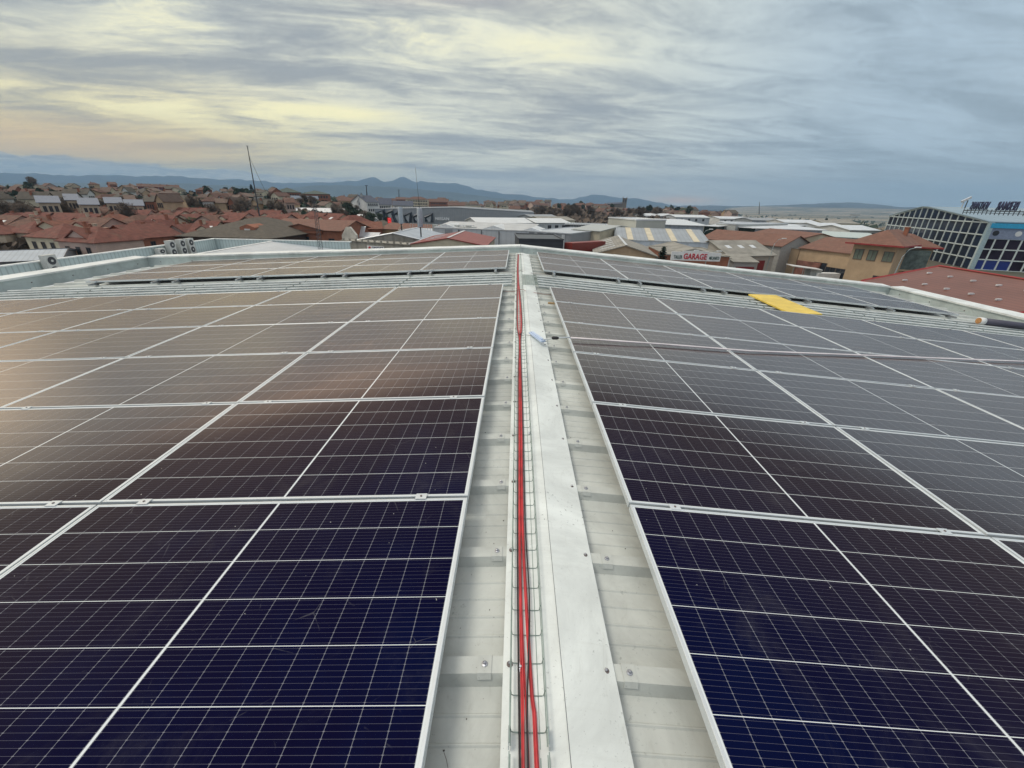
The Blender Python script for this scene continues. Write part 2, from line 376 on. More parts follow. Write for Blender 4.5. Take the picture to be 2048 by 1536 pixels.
# parapets with bright sheet-metal coping
PARM = roof_material('parapet_flashing', (.56, .63, .60), .35)
COPE = roof_material('coping_sheet', (.80, .83, .80), .3)
PEAK = P(1042, 492, y=13.2); PLc = P(293, 513.5, y=13.2); PRc = P(1782, 573, y=13.2)
def parapet(a, b, w, h, name, seams):
    """upstand wall below a folded coping; a, b = inner top edge"""
    a = Vector(a); b = Vector(b); d = (b - a); L = d.length; u = d.normalized(); nrm = Vector((-u.y, u.x, 0)).normalized()
    if nrm.dot((a + b) / 2 - Vector((0, 0, 0))) < 0: nrm = -nrm
    mm = MB(); zz = Vector((0, 0, 1))
    mm.add([a - zz * h, b - zz * h, b - zz * .035, a - zz * .035, a - zz * h + nrm * w, b - zz * h + nrm * w, b - zz * .035 + nrm * w, a - zz * .035 + nrm * w],
           [(0, 1, 2, 3), (5, 4, 7, 6), (1, 5, 6, 2), (4, 0, 3, 7)])
    o = mm.build(name, PARM, house)
    cm = MB(); n = seams
    for i in range(n):
        p0 = a + u * (L * i / n); p1 = a + u * (L * (i + 1) / n - .012)
        s_ = nrm * -.03; e_ = nrm * (w + .03); dz = zz * (.004 if i % 2 else 0)
        cm.add([p0 + s_ - zz * .04, p1 + s_ - zz * .04, p1 + s_ + dz, p0 + s_ + dz, p0 + e_ - zz * .04, p1 + e_ - zz * .04, p1 + e_ + dz + zz * .02, p0 + e_ + dz + zz * .02],
               [(0, 1, 2, 3), (4, 7, 6, 5), (3, 2, 6, 7), (0, 3, 7, 4), (1, 5, 6, 2), (0, 4, 5, 1)])
    cm.build('coping', COPE, o)
    sc = MB()
    for i in range(int(L / 1.0)):                # rivets on the flashing
        q = a + u * (.4 + i * 1.0) - zz * .16 - nrm * .004
        sc.box(q, (.02, .02, .02))
    sc.build('rivet', RUBBER, o)
    return o
parapet(PLc, PEAK, .30, .34, 'parapet', 4); parapet(PEAK, PRc, .30, .34, 'parapet', 4)
zl = P(0, 568, y=9.15).z
parapet((PLc.x, PLc.y, PLc.z), (PLc.x, ROOF_N, PLc.z - .10), .34, .30, 'parapet', 9)
parapet((PRc.x, PRc.y, PRc.z), (PRc.x + .12, ROOF_N, PRc.z - .10), .34, .34, 'parapet', 9)
# eaves gutters between the sheet ends and the side parapets
GUT = mat('gutter_sheet', (.36, .39, .40), .5, .3, .15, 2, dirt=.4)
for sx, xi, zz_ in ((-1, ROOF_L, rl(ROOF_L)), (1, ROOF_R, rr(ROOF_R))):
    xo = PLc.x - .02 if sx < 0 else PRc.x + .12
    mm = MB(); yc = (ROOF_N + 13.2) / 2; ly = 13.2 - ROOF_N
    mm.box(((xi - sx * .1 + xo) / 2, yc, zz_ - .22), (abs(xo - xi) + .1, ly, .02))
    mm.box((xi - sx * .15, yc, zz_ - .14), (.02, ly, .14))
    mm.build('gutter', GUT, house)
# ridge cap: two flanges, lapped along the seam just right of the cable tray
capL, capR = -.012, .372
def capz(x): return max(rl(x), rr(x)) + .0015 if False else (rl(x) if x < APX else rr(x))
m = MB(); yN, yF = ROOF_N, 12.75
za = rl(APX) + .009
m.add([(capL, yN, rl(capL) + .006), (capL, yF, rl(capL) + .006), (.186, yF, za), (.186, yN, za), (capL, yN, rl(capL) - .012), (capL, yF, rl(capL) - .012)],
      [(0, 3, 2, 1), (4, 0, 1, 5)])
m.build('ridge_cap', CAPM, house)
m = MB()
m.add([(.1875, yN, za + .0045), (.1875, yF, za + .0045), (.189, yN, za + .0045), (.189, yF, za + .0045), (capR, yN, rr(capR) + .007), (capR, yF, rr(capR) + .007), (capR + .002, yN, rr(capR) - .014), (capR + .002, yF, rr(capR) - .014), (.1875, yN, za - .004), (.1875, yF, za - .004)],
      [(0, 2, 3, 1), (2, 4, 5, 3), (4, 6, 7, 5), (0, 1, 9, 8)])
m.build('ridge_cap', CAPM, house)
m = MB().box((.1866, (yN + yF) / 2, za + .0012), (.0022, yF - yN, .0030)); m.build('cap_seam', mat('seam_sealant', (.16, .18, .20), .6), house)

# screws on the ridge cap and saddle clamps on the ribs
def screw_parts(root, flat=False):
    mm = MB(); mm.tube([(0, 0, 0), (0, 0, .003), (0, 0, .0045)], [.0105, .0105, .006], 10); mm.build('washer', RUBBER if flat else STEEL, root)
    mm = MB(); mm.tube([(0, 0, .0045), (0, 0, .011), (0, 0, .0125)], [.0052, .0052, .003], 6); mm.build('bolt_head', STEEL, root)
proto_s = thing('roof_screw', 'x', 'screw', group='screws along the edges of the ridge cap'); screw_parts(proto_s, True)
proto_c = thing('saddle_clamp', 'x', 'clamp', group='saddle clamps screwed on the roof ribs beside the ridge cap')
mm = MB()
pf = [(-.058, -.036), (-.060, -.020), (-.034, .0035), (.034, .0035), (.060, -.020), (.058, -.036), (.055, -.036), (.031, .0005), (-.031, .0005), (-.055, -.036)]
mm.add([(xx, a, b) for xx in (-.024, .024) for a, b in [(-.040, -.016), (-.030, .003), (.030, .003), (.040, -.016)]] + [(xx, a, b) for xx in (-.024, .024) for a, b in [(-.0385, -.018), (-.028, .0006), (.028, .0006), (.0385, -.018)]],
       [(0, 1, 5, 4), (1, 2, 6, 5), (2, 3, 7, 6), (0, 8, 9, 1), (1, 9, 10, 2), (2, 10, 11, 3), (4, 5, 13, 12), (5, 6, 14, 13), (6, 7, 15, 14), (0, 4, 12, 8), (3, 11, 15, 7)])
mm.build('saddle', SHEET, proto_c)
mm = MB(); mm.tube([(0, 0, .003), (0, 0, .006), (0, 0, .0075)], [.0105, .0105, .006], 10); mm.build('washer', STEEL, proto_c)
mm = MB(); mm.tube([(0, 0, .0075), (0, 0, .014), (0, 0, .0155)], [.0055, .0055, .003], 6); mm.build('bolt_head', STEEL, proto_c)
first = {}
random.seed(4)
for k in range(24):
    yy = RIB0 + .5 * k
    if yy > 12.6: break
    w = ORD[k] + ' rib ahead'
    for side in (-1, 1):
        sx = .012 if side < 0 else .343
        zz_ = (rl(sx) + .0075) if side < 0 else (rr(sx) + .0085)
        lab = 'screw on the %s edge of the ridge cap at the %s' % ('left' if side < 0 else 'right', w)
        loc = (sx + random.uniform(-.003, .003), yy + random.uniform(-.006, .006), zz_)
        if 's' not in first:
            first['s'] = proto_s; proto_s.location = loc; proto_s['label'] = lab
        else: copy_thing(proto_s, loc, label=lab)
        if 7.7 < yy < 8.8: continue
        cx = (-.055 if k % 3 else -.075) if side < 0 else .425 + .02 * (k % 2)
        zz_ = rl(cx) if side < 0 else rr(cx)
        lab = 'saddle clamp %s of the ridge cap on the %s' % ('left' if side < 0 else 'right', w)
        rot = (0, -AL if side < 0 else AR, 0)
        if 'c' not in first:
            first['c'] = proto_c; proto_c.location = (cx, yy, zz_); proto_c.rotation_euler = rot; proto_c['label'] = lab
        else: copy_thing(proto_c, (cx, yy, zz_), rot, lab)

# ------------------------------------------------------------------ solar modules
PL_, PW_ = 1.903, 1.134
def frame_mesh():
    mm = MB(); hx, hy, h, w = PL_ / 2, PW_ / 2, .035, .0115
    for (ax0, ax1, ay0, ay1) in ((-hx, hx, -hy, -hy + w), (-hx, hx, hy - w, hy), (-hx, -hx + w, -hy + w, hy - w), (hx - w, hx, -hy + w, hy - w)):
        mm.box(((ax0 + ax1) / 2, (ay0 + ay1) / 2, -h / 2), (ax1 - ax0, ay1 - ay0, h))
    return mm
def glass_mesh():
    hx, hy = PL_ / 2 - .0112, PW_ / 2 - .0112
    mm = MB(); mm.box((0, 0, -.0045), (2 * hx, 2 * hy, .005)); return mm
pan = thing('solar_panel', 'x', 'solar panel', group='solar panels of the rooftop arrays')
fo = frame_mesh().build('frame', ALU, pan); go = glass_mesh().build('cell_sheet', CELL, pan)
bm_ = fo.modifiers.new('b', 'BEVEL'); bm_.width = .0012; bm_.segments = 1
jb = MB().box((0, 0, -.02), (.12, .06, .02)).build('junction_box', BLACK, pan)
ROWN = {-2: 'row under the photographer', -1: 'nearest row', 0: 'second row', 1: 'third row', 2: 'fourth row', 3: 'fifth row', 4: 'row next to the walkway'}
usedp = False
rnd = random.Random(11)
for side in (-1, 1):
    sn = 'left' if side < 0 else 'right'; A = AL if side < 0 else AR; x0 = XL0 if side < 0 else XR0; z0 = ZL0 if side < 0 else ZR0
    for far in (0, 1):
        for k in (range(3) if far else range(-2, 5)):
            for i in range(5):
                if k == -2 and i > 2: continue
                cx = side * (i * PC + PL_ / 2) * math.cos(A) + x0; cz = z0 - (i * PC + PL_ / 2) * math.sin(A)
                ystart = (9.38 if far else Y0) + k * PR_ + (.016 if side > 0 and not far else 0)
                cy = ystart + .010 + PW_ / 2
                if far: lab = 'far %s array solar panel, %s row past the walkway, %s from the ridge' % (sn, ORD[k], ORD[i])
                else: lab = 'near %s array solar panel, %s, %s from the ridge' % (sn, ROWN[k], ORD[i])
                rot = (rnd.uniform(-.0042, .0042), (-A if side < 0 else A) + rnd.uniform(-.0022, .0022), 0)
                if not usedp:
                    usedp = True; pan.location = (cx, cy, cz); pan.rotation_euler = rot; pan['label'] = lab; pr_ = pan
                else: pr_ = copy_thing(pan, (cx, cy, cz), rot, lab)
# mid clamps in the gaps between rows, on short rails
cl = thing('panel_clamp', 'x', 'clamp', group='clamps holding the solar panels')
mm = MB(); mm.box((0, 0, .0030), (.055, .040, .004)); mm.box((0, -.0085, -.012), (.055, .002, .026)); mm.box((0, .0085, -.012), (.055, .002, .026)); mm.build('plate', ALU, cl)
mm = MB(); mm.tube([(0, 0, .005), (0, 0, .0085)], .0055, 8); mm.build('bolt', RUBBER, cl)
rlo = MB().box((0, 0, -.056), (.045, .36, .040)).build('rail', ALUD, cl)
usedc = False
for side in (-1, 1):
    sn = 'left' if side < 0 else 'right'; A = AL if side < 0 else AR; x0 = XL0 if side < 0 else XR0; z0 = ZL0 if side < 0 else ZR0
    for far in (0, 1):
        for k in (range(0, 4) if far else range(-1, 6)):
            for i in range(5):
                for j, fr in enumerate((.235, PL_ - .235)):
                    if k == -1 and i > 0: continue
                    s_ = i * PC + fr
                    yy = (9.38 if far else Y0) + k * PR_ + (.016 if side > 0 and not far else 0) + .0
                    if far and k == 0: yy += .006
                    rown = ('far %s array, %s line' % (sn, ORD[k])) if far else ('near %s array, %s line' % (sn, ORD[k + 1]))
                    lab = 'small clamp of the %s away, %s from the ridge' % (rown, ORD[2 * i + j])
                    loc = (x0 + side * s_ * math.cos(A), yy, z0 - s_ * math.sin(A)); rot = (0, -A if side < 0 else A, 0)
                    if not usedc: usedc = True; cl.location = loc; cl.rotation_euler = rot; cl['label'] = lab
                    else: copy_thing(cl, loc, rot, lab)
# supports under the front edge of the far arrays and the zigzag wire behind them
sup = thing('panel_support', 'x', 'bracket', group='brackets under the front edge of the far arrays')
mm = MB(); mm.box((0, 0, -.06), (.04, .05, .075)); mm.box((0, -.035, -.085), (.07, .05, .006)); mm.build('bracket', ALUD, sup)
MB().tube([(0, -.04, -.08), (0, -.04, -.03)], .006, 6).build('bolt', STEEL, sup)
us = False
for side in (-1, 1):
    sn = 'left' if side < 0 else 'right'; A = AL if side < 0 else AR; x0 = XL0 if side < 0 else XR0; z0 = ZL0 if side < 0 else ZR0
    for i in range(5):
        for j, fr in enumerate((.235, PL_ - .235)):
            s_ = i * PC + fr; loc = (x0 + side * s_ * math.cos(A), 9.40, z0 - s_ * math.sin(A) + .0); rot = (0, -A if side < 0 else A, 0)
            lab = 'bracket under the front edge of the far %s array, %s from the ridge' % (sn, ORD[i * 2 + j])
            if not us: us = True; sup.location = loc; sup.rotation_euler = rot; sup['label'] = lab
            else: copy_thing(sup, loc, rot, lab)
    mm = MB(); pts = []
    n = 60
    for q in range(n + 1):
        s_ = .1 + q * (9.3 / n); pts.append((x0 + side * s_, 9.56, z0 - s_ * math.tan(A) - (.042 if q % 2 else .092)))
    mm.tube(pts, .004, 4)
    tag(mm.build('support_lattice', WIRE), 'zigzag wire lattice in the dark gap under the far %s array' % sn, 'lattice', 'wire lattices under the far arrays')
    # long rails on the ribs carrying the rows
# ------------------------------------------------------------------ walkway gratings
def grating(x0, x1, ya, yb, label, zoff=-.062, pitch=.062, bar=.0026):
    A_ = []; root = thing('walkway_grating', label, 'walkway', group='metal grating walkways across the roof')
    mm = MB(); nb = int((yb - ya) / pitch)
    steps = max(1, int(abs(x1 - x0) / 1.9))
    zf = lambda x_: plane(x_, zoff)
    for k in range(nb + 1):                      # flat bearing bars along X
        yy = ya + (yb - ya) * k / nb
        mm.add([(x0, yy - bar, zf(x0) - .022), (x1, yy - bar, zf(x1) - .022), (x1, yy - bar, zf(x1)), (x0, yy - bar, zf(x0)), (x0, yy + bar, zf(x0)), (x1, yy + bar, zf(x1))],
               [(0, 1, 2, 3), (3, 2, 5, 4)])
    xx = min(x0, x1)
    while xx < max(x0, x1) + .001:
        mm.box((xx, (ya + yb) / 2, zf(xx) - .006), (.005, yb - ya, .005)); xx += .10
    mm.build('mesh', GALV, root)
    pm = MB()
    for q in range(5):                           # bright folded edges of the planks
        yy = ya + (yb - ya) * q / 4
        pm.add([(x0, yy - .022, zf(x0) - .004), (x1, yy - .022, zf(x1) - .004), (x1, yy - .018, zf(x1) + .012), (x0, yy - .018, zf(x0) + .012), (x0, yy + .018, zf(x0) + .012), (x1, yy + .018, zf(x1) + .012)], [(0, 1, 2, 3), (3, 2, 5, 4)])
    pm.build('plank_edge', COPE, root)
    fm = MB()
    for yy in (ya - .01, yb + .01):
        fm.add([(x0, yy - .003, zf(x0) - .03), (x1, yy - .003, zf(x1) - .03), (x1, yy - .003, zf(x1) + .004), (x0, yy - .003, zf(x0) + .004), (x0, yy + .003, zf(x0) + .004), (x1, yy + .003, zf(x1) + .004), (x0, yy + .003, zf(x0) - .03), (x1, yy + .003, zf(x1) - .03)],
               [(0, 1, 2, 3), (3, 2, 5, 4), (4, 5, 7, 6)])
    fm.build('edge_bar', GALV, root)
    return root
names = ['next to the ridge', 'second from the ridge', 'third from the ridge', 'fourth from the ridge', 'at the eaves']
for side in (-1, 1):
    xs = [(-.075, -2.2), (-2.23, -4.4), (-4.43, -6.6), (-6.63, -8.8), (-8.83, -10.9)] if side < 0 else [(.43, 2.6), (2.63, 4.8), (4.83, 7.0), (7.03, 9.2), (9.23, 11.2)]
    for i, (a, b) in enumerate(xs):
        grating(a, b, 7.72, 8.80, 'galvanised grating walkway section on the %s slope, %s' % ('left' if side < 0 else 'right', names[i]))
bridge = thing('walkway_grating', 'short sheer grating piece bridging the ridge cap between both walkways', 'walkway', group='metal grating walkways across the roof')
mm = MB()
for k in range(13): mm.box((.275, 7.72 + k * .09, za + .012), (.28, .004, .008))
for k in range(8): mm.box((.14 + k * .04, 8.26, za + .009), (.003, 1.08, .003))
mm.build('mesh', WIRE, bridge)

# ------------------------------------------------------------------ cable tray and cables on the ridge
TX0, TX1 = .016, .122; TZ = za - .001
def trz(x): return rl(capL) + .006 + (za - rl(capL) - .006) * (x - capL) / (.186 - capL)
h = .032; r_ = .0015
zb = trz(.07) + .004
cw = MB().tube([(TX0 - .002, 0, h), (TX0 + .002, 0, .004), (TX0 + .008, 0, 0), (TX1 - .008, 0, 0), (TX1 - .002, 0, .004), (TX1 + .002, 0, h)], r_ * 1.15, 5)
LWX = ((TX0 - .0035, h - .002), (TX0 - .0005, h * .45), (TX0 + .03, -.0026), (TX0 + .087, -.0028), (TX1 + .0005, h * .45), (TX1 + .0035, h - .002))
lwm = None; cwo = None; ZINC = mat('zinc_clip', (.75, .76, .80), .3, .8)
for q, (ya, nw, where) in enumerate(((-1.96, 26, 'nearest the camera'), (.68, 30, 'second from the camera'), (3.72, 30, 'beside the squeegee head'), (6.76, 30, 'crossing the walkway'), (9.80, 28, 'farthest, by the end parapet'))):
    tray = thing('cable_tray', 'galvanised wire basket cable tray section on the ridge cap, ' + where, 'cable tray', (0, ya, zb), group='cable tray sections along the ridge')
    for i in range(nw):
        if cwo is None: cwo = cw.build('cross_wire', WIRE, tray, (0, .02 + .1 * i, 0))
        else:
            o_ = cwo.copy(); COL.objects.link(o_); o_.parent = tray; o_.location = (0, .02 + .1 * i, 0)
    for xx, zz_ in LWX:
        MB().box((xx, nw * .05 - .01, zz_), (r_ * 2, nw * .1 + .02, r_ * 2)).build('long_wire', WIRE, tray)
    for sx in (TX0 - .005, TX1 + .006): MB().box((sx, .0, .014), (.003, .05, .022)).build('splice_plate', GALV, tray)
    for yy, xx in ((.675, .075), (.885, .046), (2.42, .118), (3.4, .118), (4.45, .12)):
        if ya <= yy < ya + nw * .1:
            cm = MB(); cm.box((xx, yy - ya, .003), (.018, .030, .002)); cm.tube([(xx, yy - ya, .003), (xx, yy - ya, .010)], .0045, 6); cm.build('clip', ZINC, tray)
# cable paths: x offset as a function of y
rc = random.Random(5)
def cable(name, ctrl, rad, mt, label, z_extra=0.):
    """ctrl: (y, x, lift) control points, smoothed"""
    pts = []
    for a in range(len(ctrl) - 1):
        p0 = ctrl[max(a - 1, 0)]; p1 = ctrl[a]; p2 = ctrl[a + 1]; p3 = ctrl[min(a + 2, len(ctrl) - 1)]
        n = max(3, int((p2[0] - p1[0]) / .06))
        n = min(n, 24)
        for q in range(n):
            u = q / n; out = []
            for d in range(3):
                out.append(.5 * ((2 * p1[d]) + (-p0[d] + p2[d]) * u + (2 * p0[d] - 5 * p1[d] + 4 * p2[d] - p3[d]) * u * u + (-p0[d] + 3 * p1[d] - 3 * p2[d] + p3[d]) * u ** 3))
            pts.append((out[1], out[0], zb + rad + .002 + out[2] + z_extra))
    pts.append((ctrl[-1][1], ctrl[-1][0], zb + rad + .002 + ctrl[-1][2] + z_extra))
    o = MB().tube(pts, rad, 8).build(name, mt, smooth=True)
    return tag(o, label, 'cable', 'cables laid along the ridge tray')
RC = .0030
end = [(5.1, .0), (6.4, 0), (8.0, 0), (9.6, 0), (12.4, 0)]
def far(x5, x6, x8, x9, x12, l=0): return [(5.1, x5, l), (6.4, x6, l), (8.0, x8, l), (9.6, x9, l), (12.4, x12, l)]
cable('red_cable', [(-.8, .064, 0), (.4, .052, 0), (.75, .050, 0), (1.1, .046, 0), (1.6, .044, 0), (2.6, .047, 0), (3.6, .050, 0), (4.4, .056, 0)] + far(.034, .030, .034, .030, .046), RC, REDC, 'red solar cable at the left side of the bundle, next to the black one')
cable('red_cable', [(-.8, .075, 0), (.5, .069, 0), (.8, .062, 0), (1.1, .053, 0), (1.6, .051, 0), (2.6, .054, 0), (3.6, .057, 0), (4.4, .062, 0)] + far(.039, .036, .039, .036, .052), RC, REDC, 'red solar cable second from the left, straying to the middle near the camera')
cable('red_cable', [(-.8, .090, 0), (.6, .087, 0), (.8, .079, 0), (1.1, .068, 0), (1.6, .058, 0), (2.6, .061, 0), (3.6, .062, 0), (4.4, .065, 0)] + far(.084, .075, .055, .048, .06), RC, REDC, 'red solar cable left of the pair that bows out to the right near the camera')
cable('red_cable', [(-.8, .097, 0), (.6, .0945, 0), (.8, .086, 0), (1.1, .075, 0), (1.6, .065, 0), (2.6, .068, 0), (3.6, .068, 0), (4.4, .067, .004)] + far(.090, .080, .060, .052, .065), RC, REDC, 'red solar cable right of the pair that bows out to the right near the camera')
cable('red_cable', [(-.8, .058, .0068), (.5, .054, .0068), (.8, .055, .0066), (1.1, .0495, .0062), (1.6, .0475, .006), (2.6, .0505, .006), (3.6, .0535, .006), (4.4, .060, .005)] + far(.076, .07, .048, .042, .055, .002), RC, REDC, 'red solar cable riding on top of the bundle')
cable('red_cable', [(-.8, .093, .0068), (.6, .091, .0066), (.8, .0825, .0062), (1.1, .0715, .006), (1.6, .0612, .006), (2.6, .0645, .006), (3.6, .065, .006), (4.4, .063, .008)] + far(.062, .062, .044, .034, .05, .003), RC, REDC, 'red solar cable on top of the right-hand pair')
cable('black_cable', [(-.8, .046, 0), (.4, .044, 0), (.75, .0415, 0), (1.1, .038, 0), (1.6, .0365, 0), (2.6, .039, 0), (3.6, .042, 0), (4.4, .050, 0)] + far(.026, .023, .028, .024, .040), RC, BLKC, 'black cable running along the left edge of the red bundle')
cable('black_cable', [(-.8, .070, .010), (.55, .066, .0105), (.75, .066, .0125), (.95, .076, .0135), (1.15, .0835, .008), (1.6, .0745, 0), (2.6, .076, 0), (3.6, .073, 0), (4.4, .071, .008)] + far(.095, .090, .064, .058, .07), .0030, BLKC, 'black cable that crosses over the red ones and follows their right edge')
# cross cables over the ridge
def cross(name, y, pts, mt, label, r=.004):
    o = MB().tube(pts, r, 6).build(name, mt, smooth=True); return tag(o, label, 'cable', 'cables crossing the ridge cap')
GREYC = mat('weathered_cable', (.24, .20, .19), .6)
def hump(y0, xa, xb, n=14, sway=.03, lift=.008, seed=1):
    rr_ = random.Random(seed); pts = []
    for i in range(n + 1):
        xx = xa + (xb - xa) * i / n
        base = max(rl(xx) if xx < APX else rr(xx), -9) + lift + (.03 if .0 < xx < .13 else .008)
        pts.append((xx, y0 + sway * math.sin(i * .8 + seed) + rr_.uniform(-.006, .006), base))
    return pts
cross('cross_cable', 0, hump(7.18, -.30, .70, seed=2), mat('old_red_cable', (.33, .16, .13), .6), 'dull red cable crossing the ridge cap just before the walkway')
cross('cross_cable', 0, hump(9.28, -.5, .9, seed=5), GREYC, 'thin grey cable crossing the ridge cap just beyond the walkway')
cross('cross_cable', 0, hump(12.25, -.45, .8, seed=7, sway=.05), GREYC, 'thin grey cable crossing the ridge cap before the end parapet')
cross('cross_cable', 0, [(.125, 4.62, zb + .01), (.18, 4.60, za + .01), (.24, 4.60, za - .0), (.33, 4.53, rr(.33) + .012), (.37, 4.52, rr(.37) + .012)], GREYC, 'short thin wire across the ridge cap beside the squeegee head', .0025)
mm = MB()                                        # cable ties with long tails round the bundle
for k in range(7):
    a = k * .9; mm.tube([(.065, 4.62, zb + .012), (.065 + .028 * math.cos(a), 4.62 + .05 * math.sin(a), zb + .03), (.065 + .05 * math.cos(a), 4.62 + .10 * math.sin(a), zb + .022)], .0018, 4)
tag(mm.build('cable_tie', BLACK), 'tuft of black cable ties round the red cables beside the squeegee head', 'cable tie')
# bolt and ring on the far parapet at the ridge
mm = MB(); mm.tube([PEAK + Vector((.0, -.03, -.05)), PEAK + Vector((.02, -.06, -.13)), PEAK + Vector((-.02, -.05, -.2))], .006, 5); mm.tube([PEAK + Vector((.05, -.03, -.05)), PEAK + Vector((.06, -.05, -.22))], .006, 5)
tag(mm.build('tie_wire', STEEL), 'twisted dark wire hanging on the end parapet at the ridge', 'wire')

# ------------------------------------------------------------------ things left on the roof
# squeegee on a long telescopic pole
sq = thing('cleaning_squeegee', 'pale blue cleaning squeegee on a long white telescopic pole lying over the right array', 'squeegee')
h0 = P(1064, 668, z=-.045); h1 = P(1084, 684, z=-.055)
hd = (h1 - h0); hl = hd.length; ang = math.atan2(hd.y, hd.x); hc = (h0 + h1) / 2
Mh = Matrix.Rotation(ang, 3, 'Z')
mm = MB(); mm.box(hc + Vector((0, 0, .012)), (hl * 1.25, .055, .018), 0, Mh); mm.box(hc + Vector((0, 0, .028)), (hl * 1.05, .030, .014), 0, Mh)
mm.build('head', mat('pale_blue_plastic', (.52, .62, .78), .4), sq)
mm = MB(); mm.box(hc + Vector((0, 0, -.002)), (hl * 1.25, .012, .022), 0, Mh); mm.build('blade', mat('white_rubber', (.7, .7, .72), .6), sq)
pz = .03
q0 = h1 + Vector((-.0, 0, .025)); q1 = P(1110, 676, z=.02); q2 = P(1137, 674.5, z=.03)
def onp(px, py, off):                            # point over the right array
    v = ray(px, py); s_ = math.tan(AR); tt = (ZR0 + off + s_ * XR0 - CAM.z) / (v.z + s_ * v.x); return CAM + v * tt
pp = [onp(1141, 675.5, .035), onp(1320, 688, .022), onp(1500, 702, .018), onp(1760, 712, .018), onp(2048, 723, .020)]
pp.append(pp[-1] + (pp[-1] - pp[-2]) * .25)
MB().tube([q0, q1 - (q1 - q0) * .25, q1, q2, pp[0]], .0075, 8).build('neck', ALU, sq, smooth=True)
MB().tube([q1 - Vector((.035, 0, 0)), q1 - Vector((.02, 0, 0)), q1 + Vector((.02, 0, 0)), q1 + Vector((.04, 0, 0))], [.012, .018, .018, .011], 10).build('grip', BLACK, sq, smooth=True)
MB().tube(pp, .0105, 10).build('pole', mat('pole_white', (.80, .74, .74), .35), sq, smooth=True)
# yellow board
b_ = [P(1497, 588, z=-.395), P(1552, 590, z=-.44), P(1645, 628, z=-.455), P(1590, 625.5, z=-.41)]
mm = MB(); A4 = [Vector(v) for v in b_]; A4[3] = A4[0] + (A4[2] - A4[1])
mm.prism(A4, (0, 0, -.028), (0, 0, 0)); o = mm.build('yellow_board', mat('yellow_board', (.80, .58, .10), .55, 0, .12, 4, dirt=.18)); tag(o, 'yellow plywood board lying askew on the walkway of the right slope', 'board')
# roll of roofing membrane by the right parapet
q0 = P(1996, 656, z=-.72); q1 = P(2048, 664, z=-.80); d = (q1 - q0).normalized(); q0 = Vector((9.75, 8.62, plane(9.75, .02))); d = Vector((1., -.10, -math.tan(AR))).normalized()
rm = thing('membrane_roll', 'dark roll with a white collar and an orange end lying by the right parapet', 'roll')
MB().tube([q0 + d * .10, q0 + d * 1.2], .070, 14).build('sleeve', mat('dark_membrane', (.07, .07, .10), .55), rm, smooth=True)
MB().tube([q0 + d * .012, q0 + d * .11], .076, 14).build('collar', WHITEP, rm, smooth=True)
MB().tube([q0, q0 + d * .02], .062, 14).build('core', mat('cork_orange', (.50, .25, .09), .8, 0, .3, 30), rm)
# offcut of timber and grit on the sheets
tag(MB().box((.64, 6.52, rr(.6) + .012), (.24, .05, .02), 0, Matrix.Rotation(-.2, 3, 'Z')).build('timber_offcut', mat('old_timber', (.42, .27, .12), .8, 0, .3, 20)), 'short brown timber offcut in the strip right of the ridge near the walkway', 'timber')
rg = random.Random(8); mm = MB()
for k in range(46):
    side = rg.choice((-1, 1)); yy = rg.choice([rg.uniform(.6, 2.2), rg.uniform(.6, 6)])
    if abs(((yy - RIB0 + .25) % .5) - .25) < .07: continue
    xx = rg.uniform(-.20, -.03) if side < 0 else rg.uniform(.39, .58)
    s_ = rg.uniform(.0015, .0035); zz_ = (rl(xx) if side < 0 else rr(xx)) - RIB + s_ * .6
    mm.box((xx, yy, zz_), (s_, s_ * rg.uniform(1, 2.2), s_), 0, Matrix.Rotation(rg.uniform(0, 3), 3, 'Z'))
tag(mm.build('roof_grit', mat('dark_grit', (.07, .055, .045), .9)), 'scattered dark crumbs on the pale sheet beside the ridge', 'grit', kind='stuff')
tag(MB().tube([P(1006 - 117 - 1, 1505, z=rl(-.1) - .03), P(893, 1520, z=rl(-.1) - .034), P(896, 1536, z=rl(-.1) - .034)], .0008, 4).build('twig', RUBBER), 'thin curved dark stalk on the sheet at the lower left of the ridge', 'twig')
#MARK_CITY
# ================================================================== THE LAND
def lerp(tab, v):
    if v <= tab[0][0]: return tab[0][1]
    for (a, p), (b, q) in zip(tab, tab[1:]):
        if v <= b: return p + (q - p) * (v - a) / (b - a)
    return tab[-1][1]
T_L = [(0, -12.5), (115, -12.5), (150, -9.5), (200, -6.5), (300, -3.5), (420, -.5), (520, 1.), (800, -14), (1500, -50), (7000, -70)]
T_C = [(0, -12.5), (260, -12.5), (420, -11), (650, -9), (900, -9), (1300, -25), (2500, -60), (7000, -70)]
T_R = [(0, -12.5), (220, -12.5), (330, -13), (450, -16), (800, -36), (1300, -40), (3000, -46), (4300, -28), (5200, -10), (7000, -50)]
def terr(x, y):
    r = math.hypot(x, y); a = math.degrees(math.atan2(x, y))
    if abs(a) > 75: return -12.5 if r < 400 else lerp(T_C, r)
    l, c_, rr_ = lerp(T_L, r), lerp(T_C, r), lerp(T_R, r)
    if a < -14: w = min(1, (-14 - a) / 10); return l * w + c_ * (1 - w)
    if a > 20: w = min(1, (a - 20) / 8); return rr_ * w + c_ * (1 - w)
    return c_
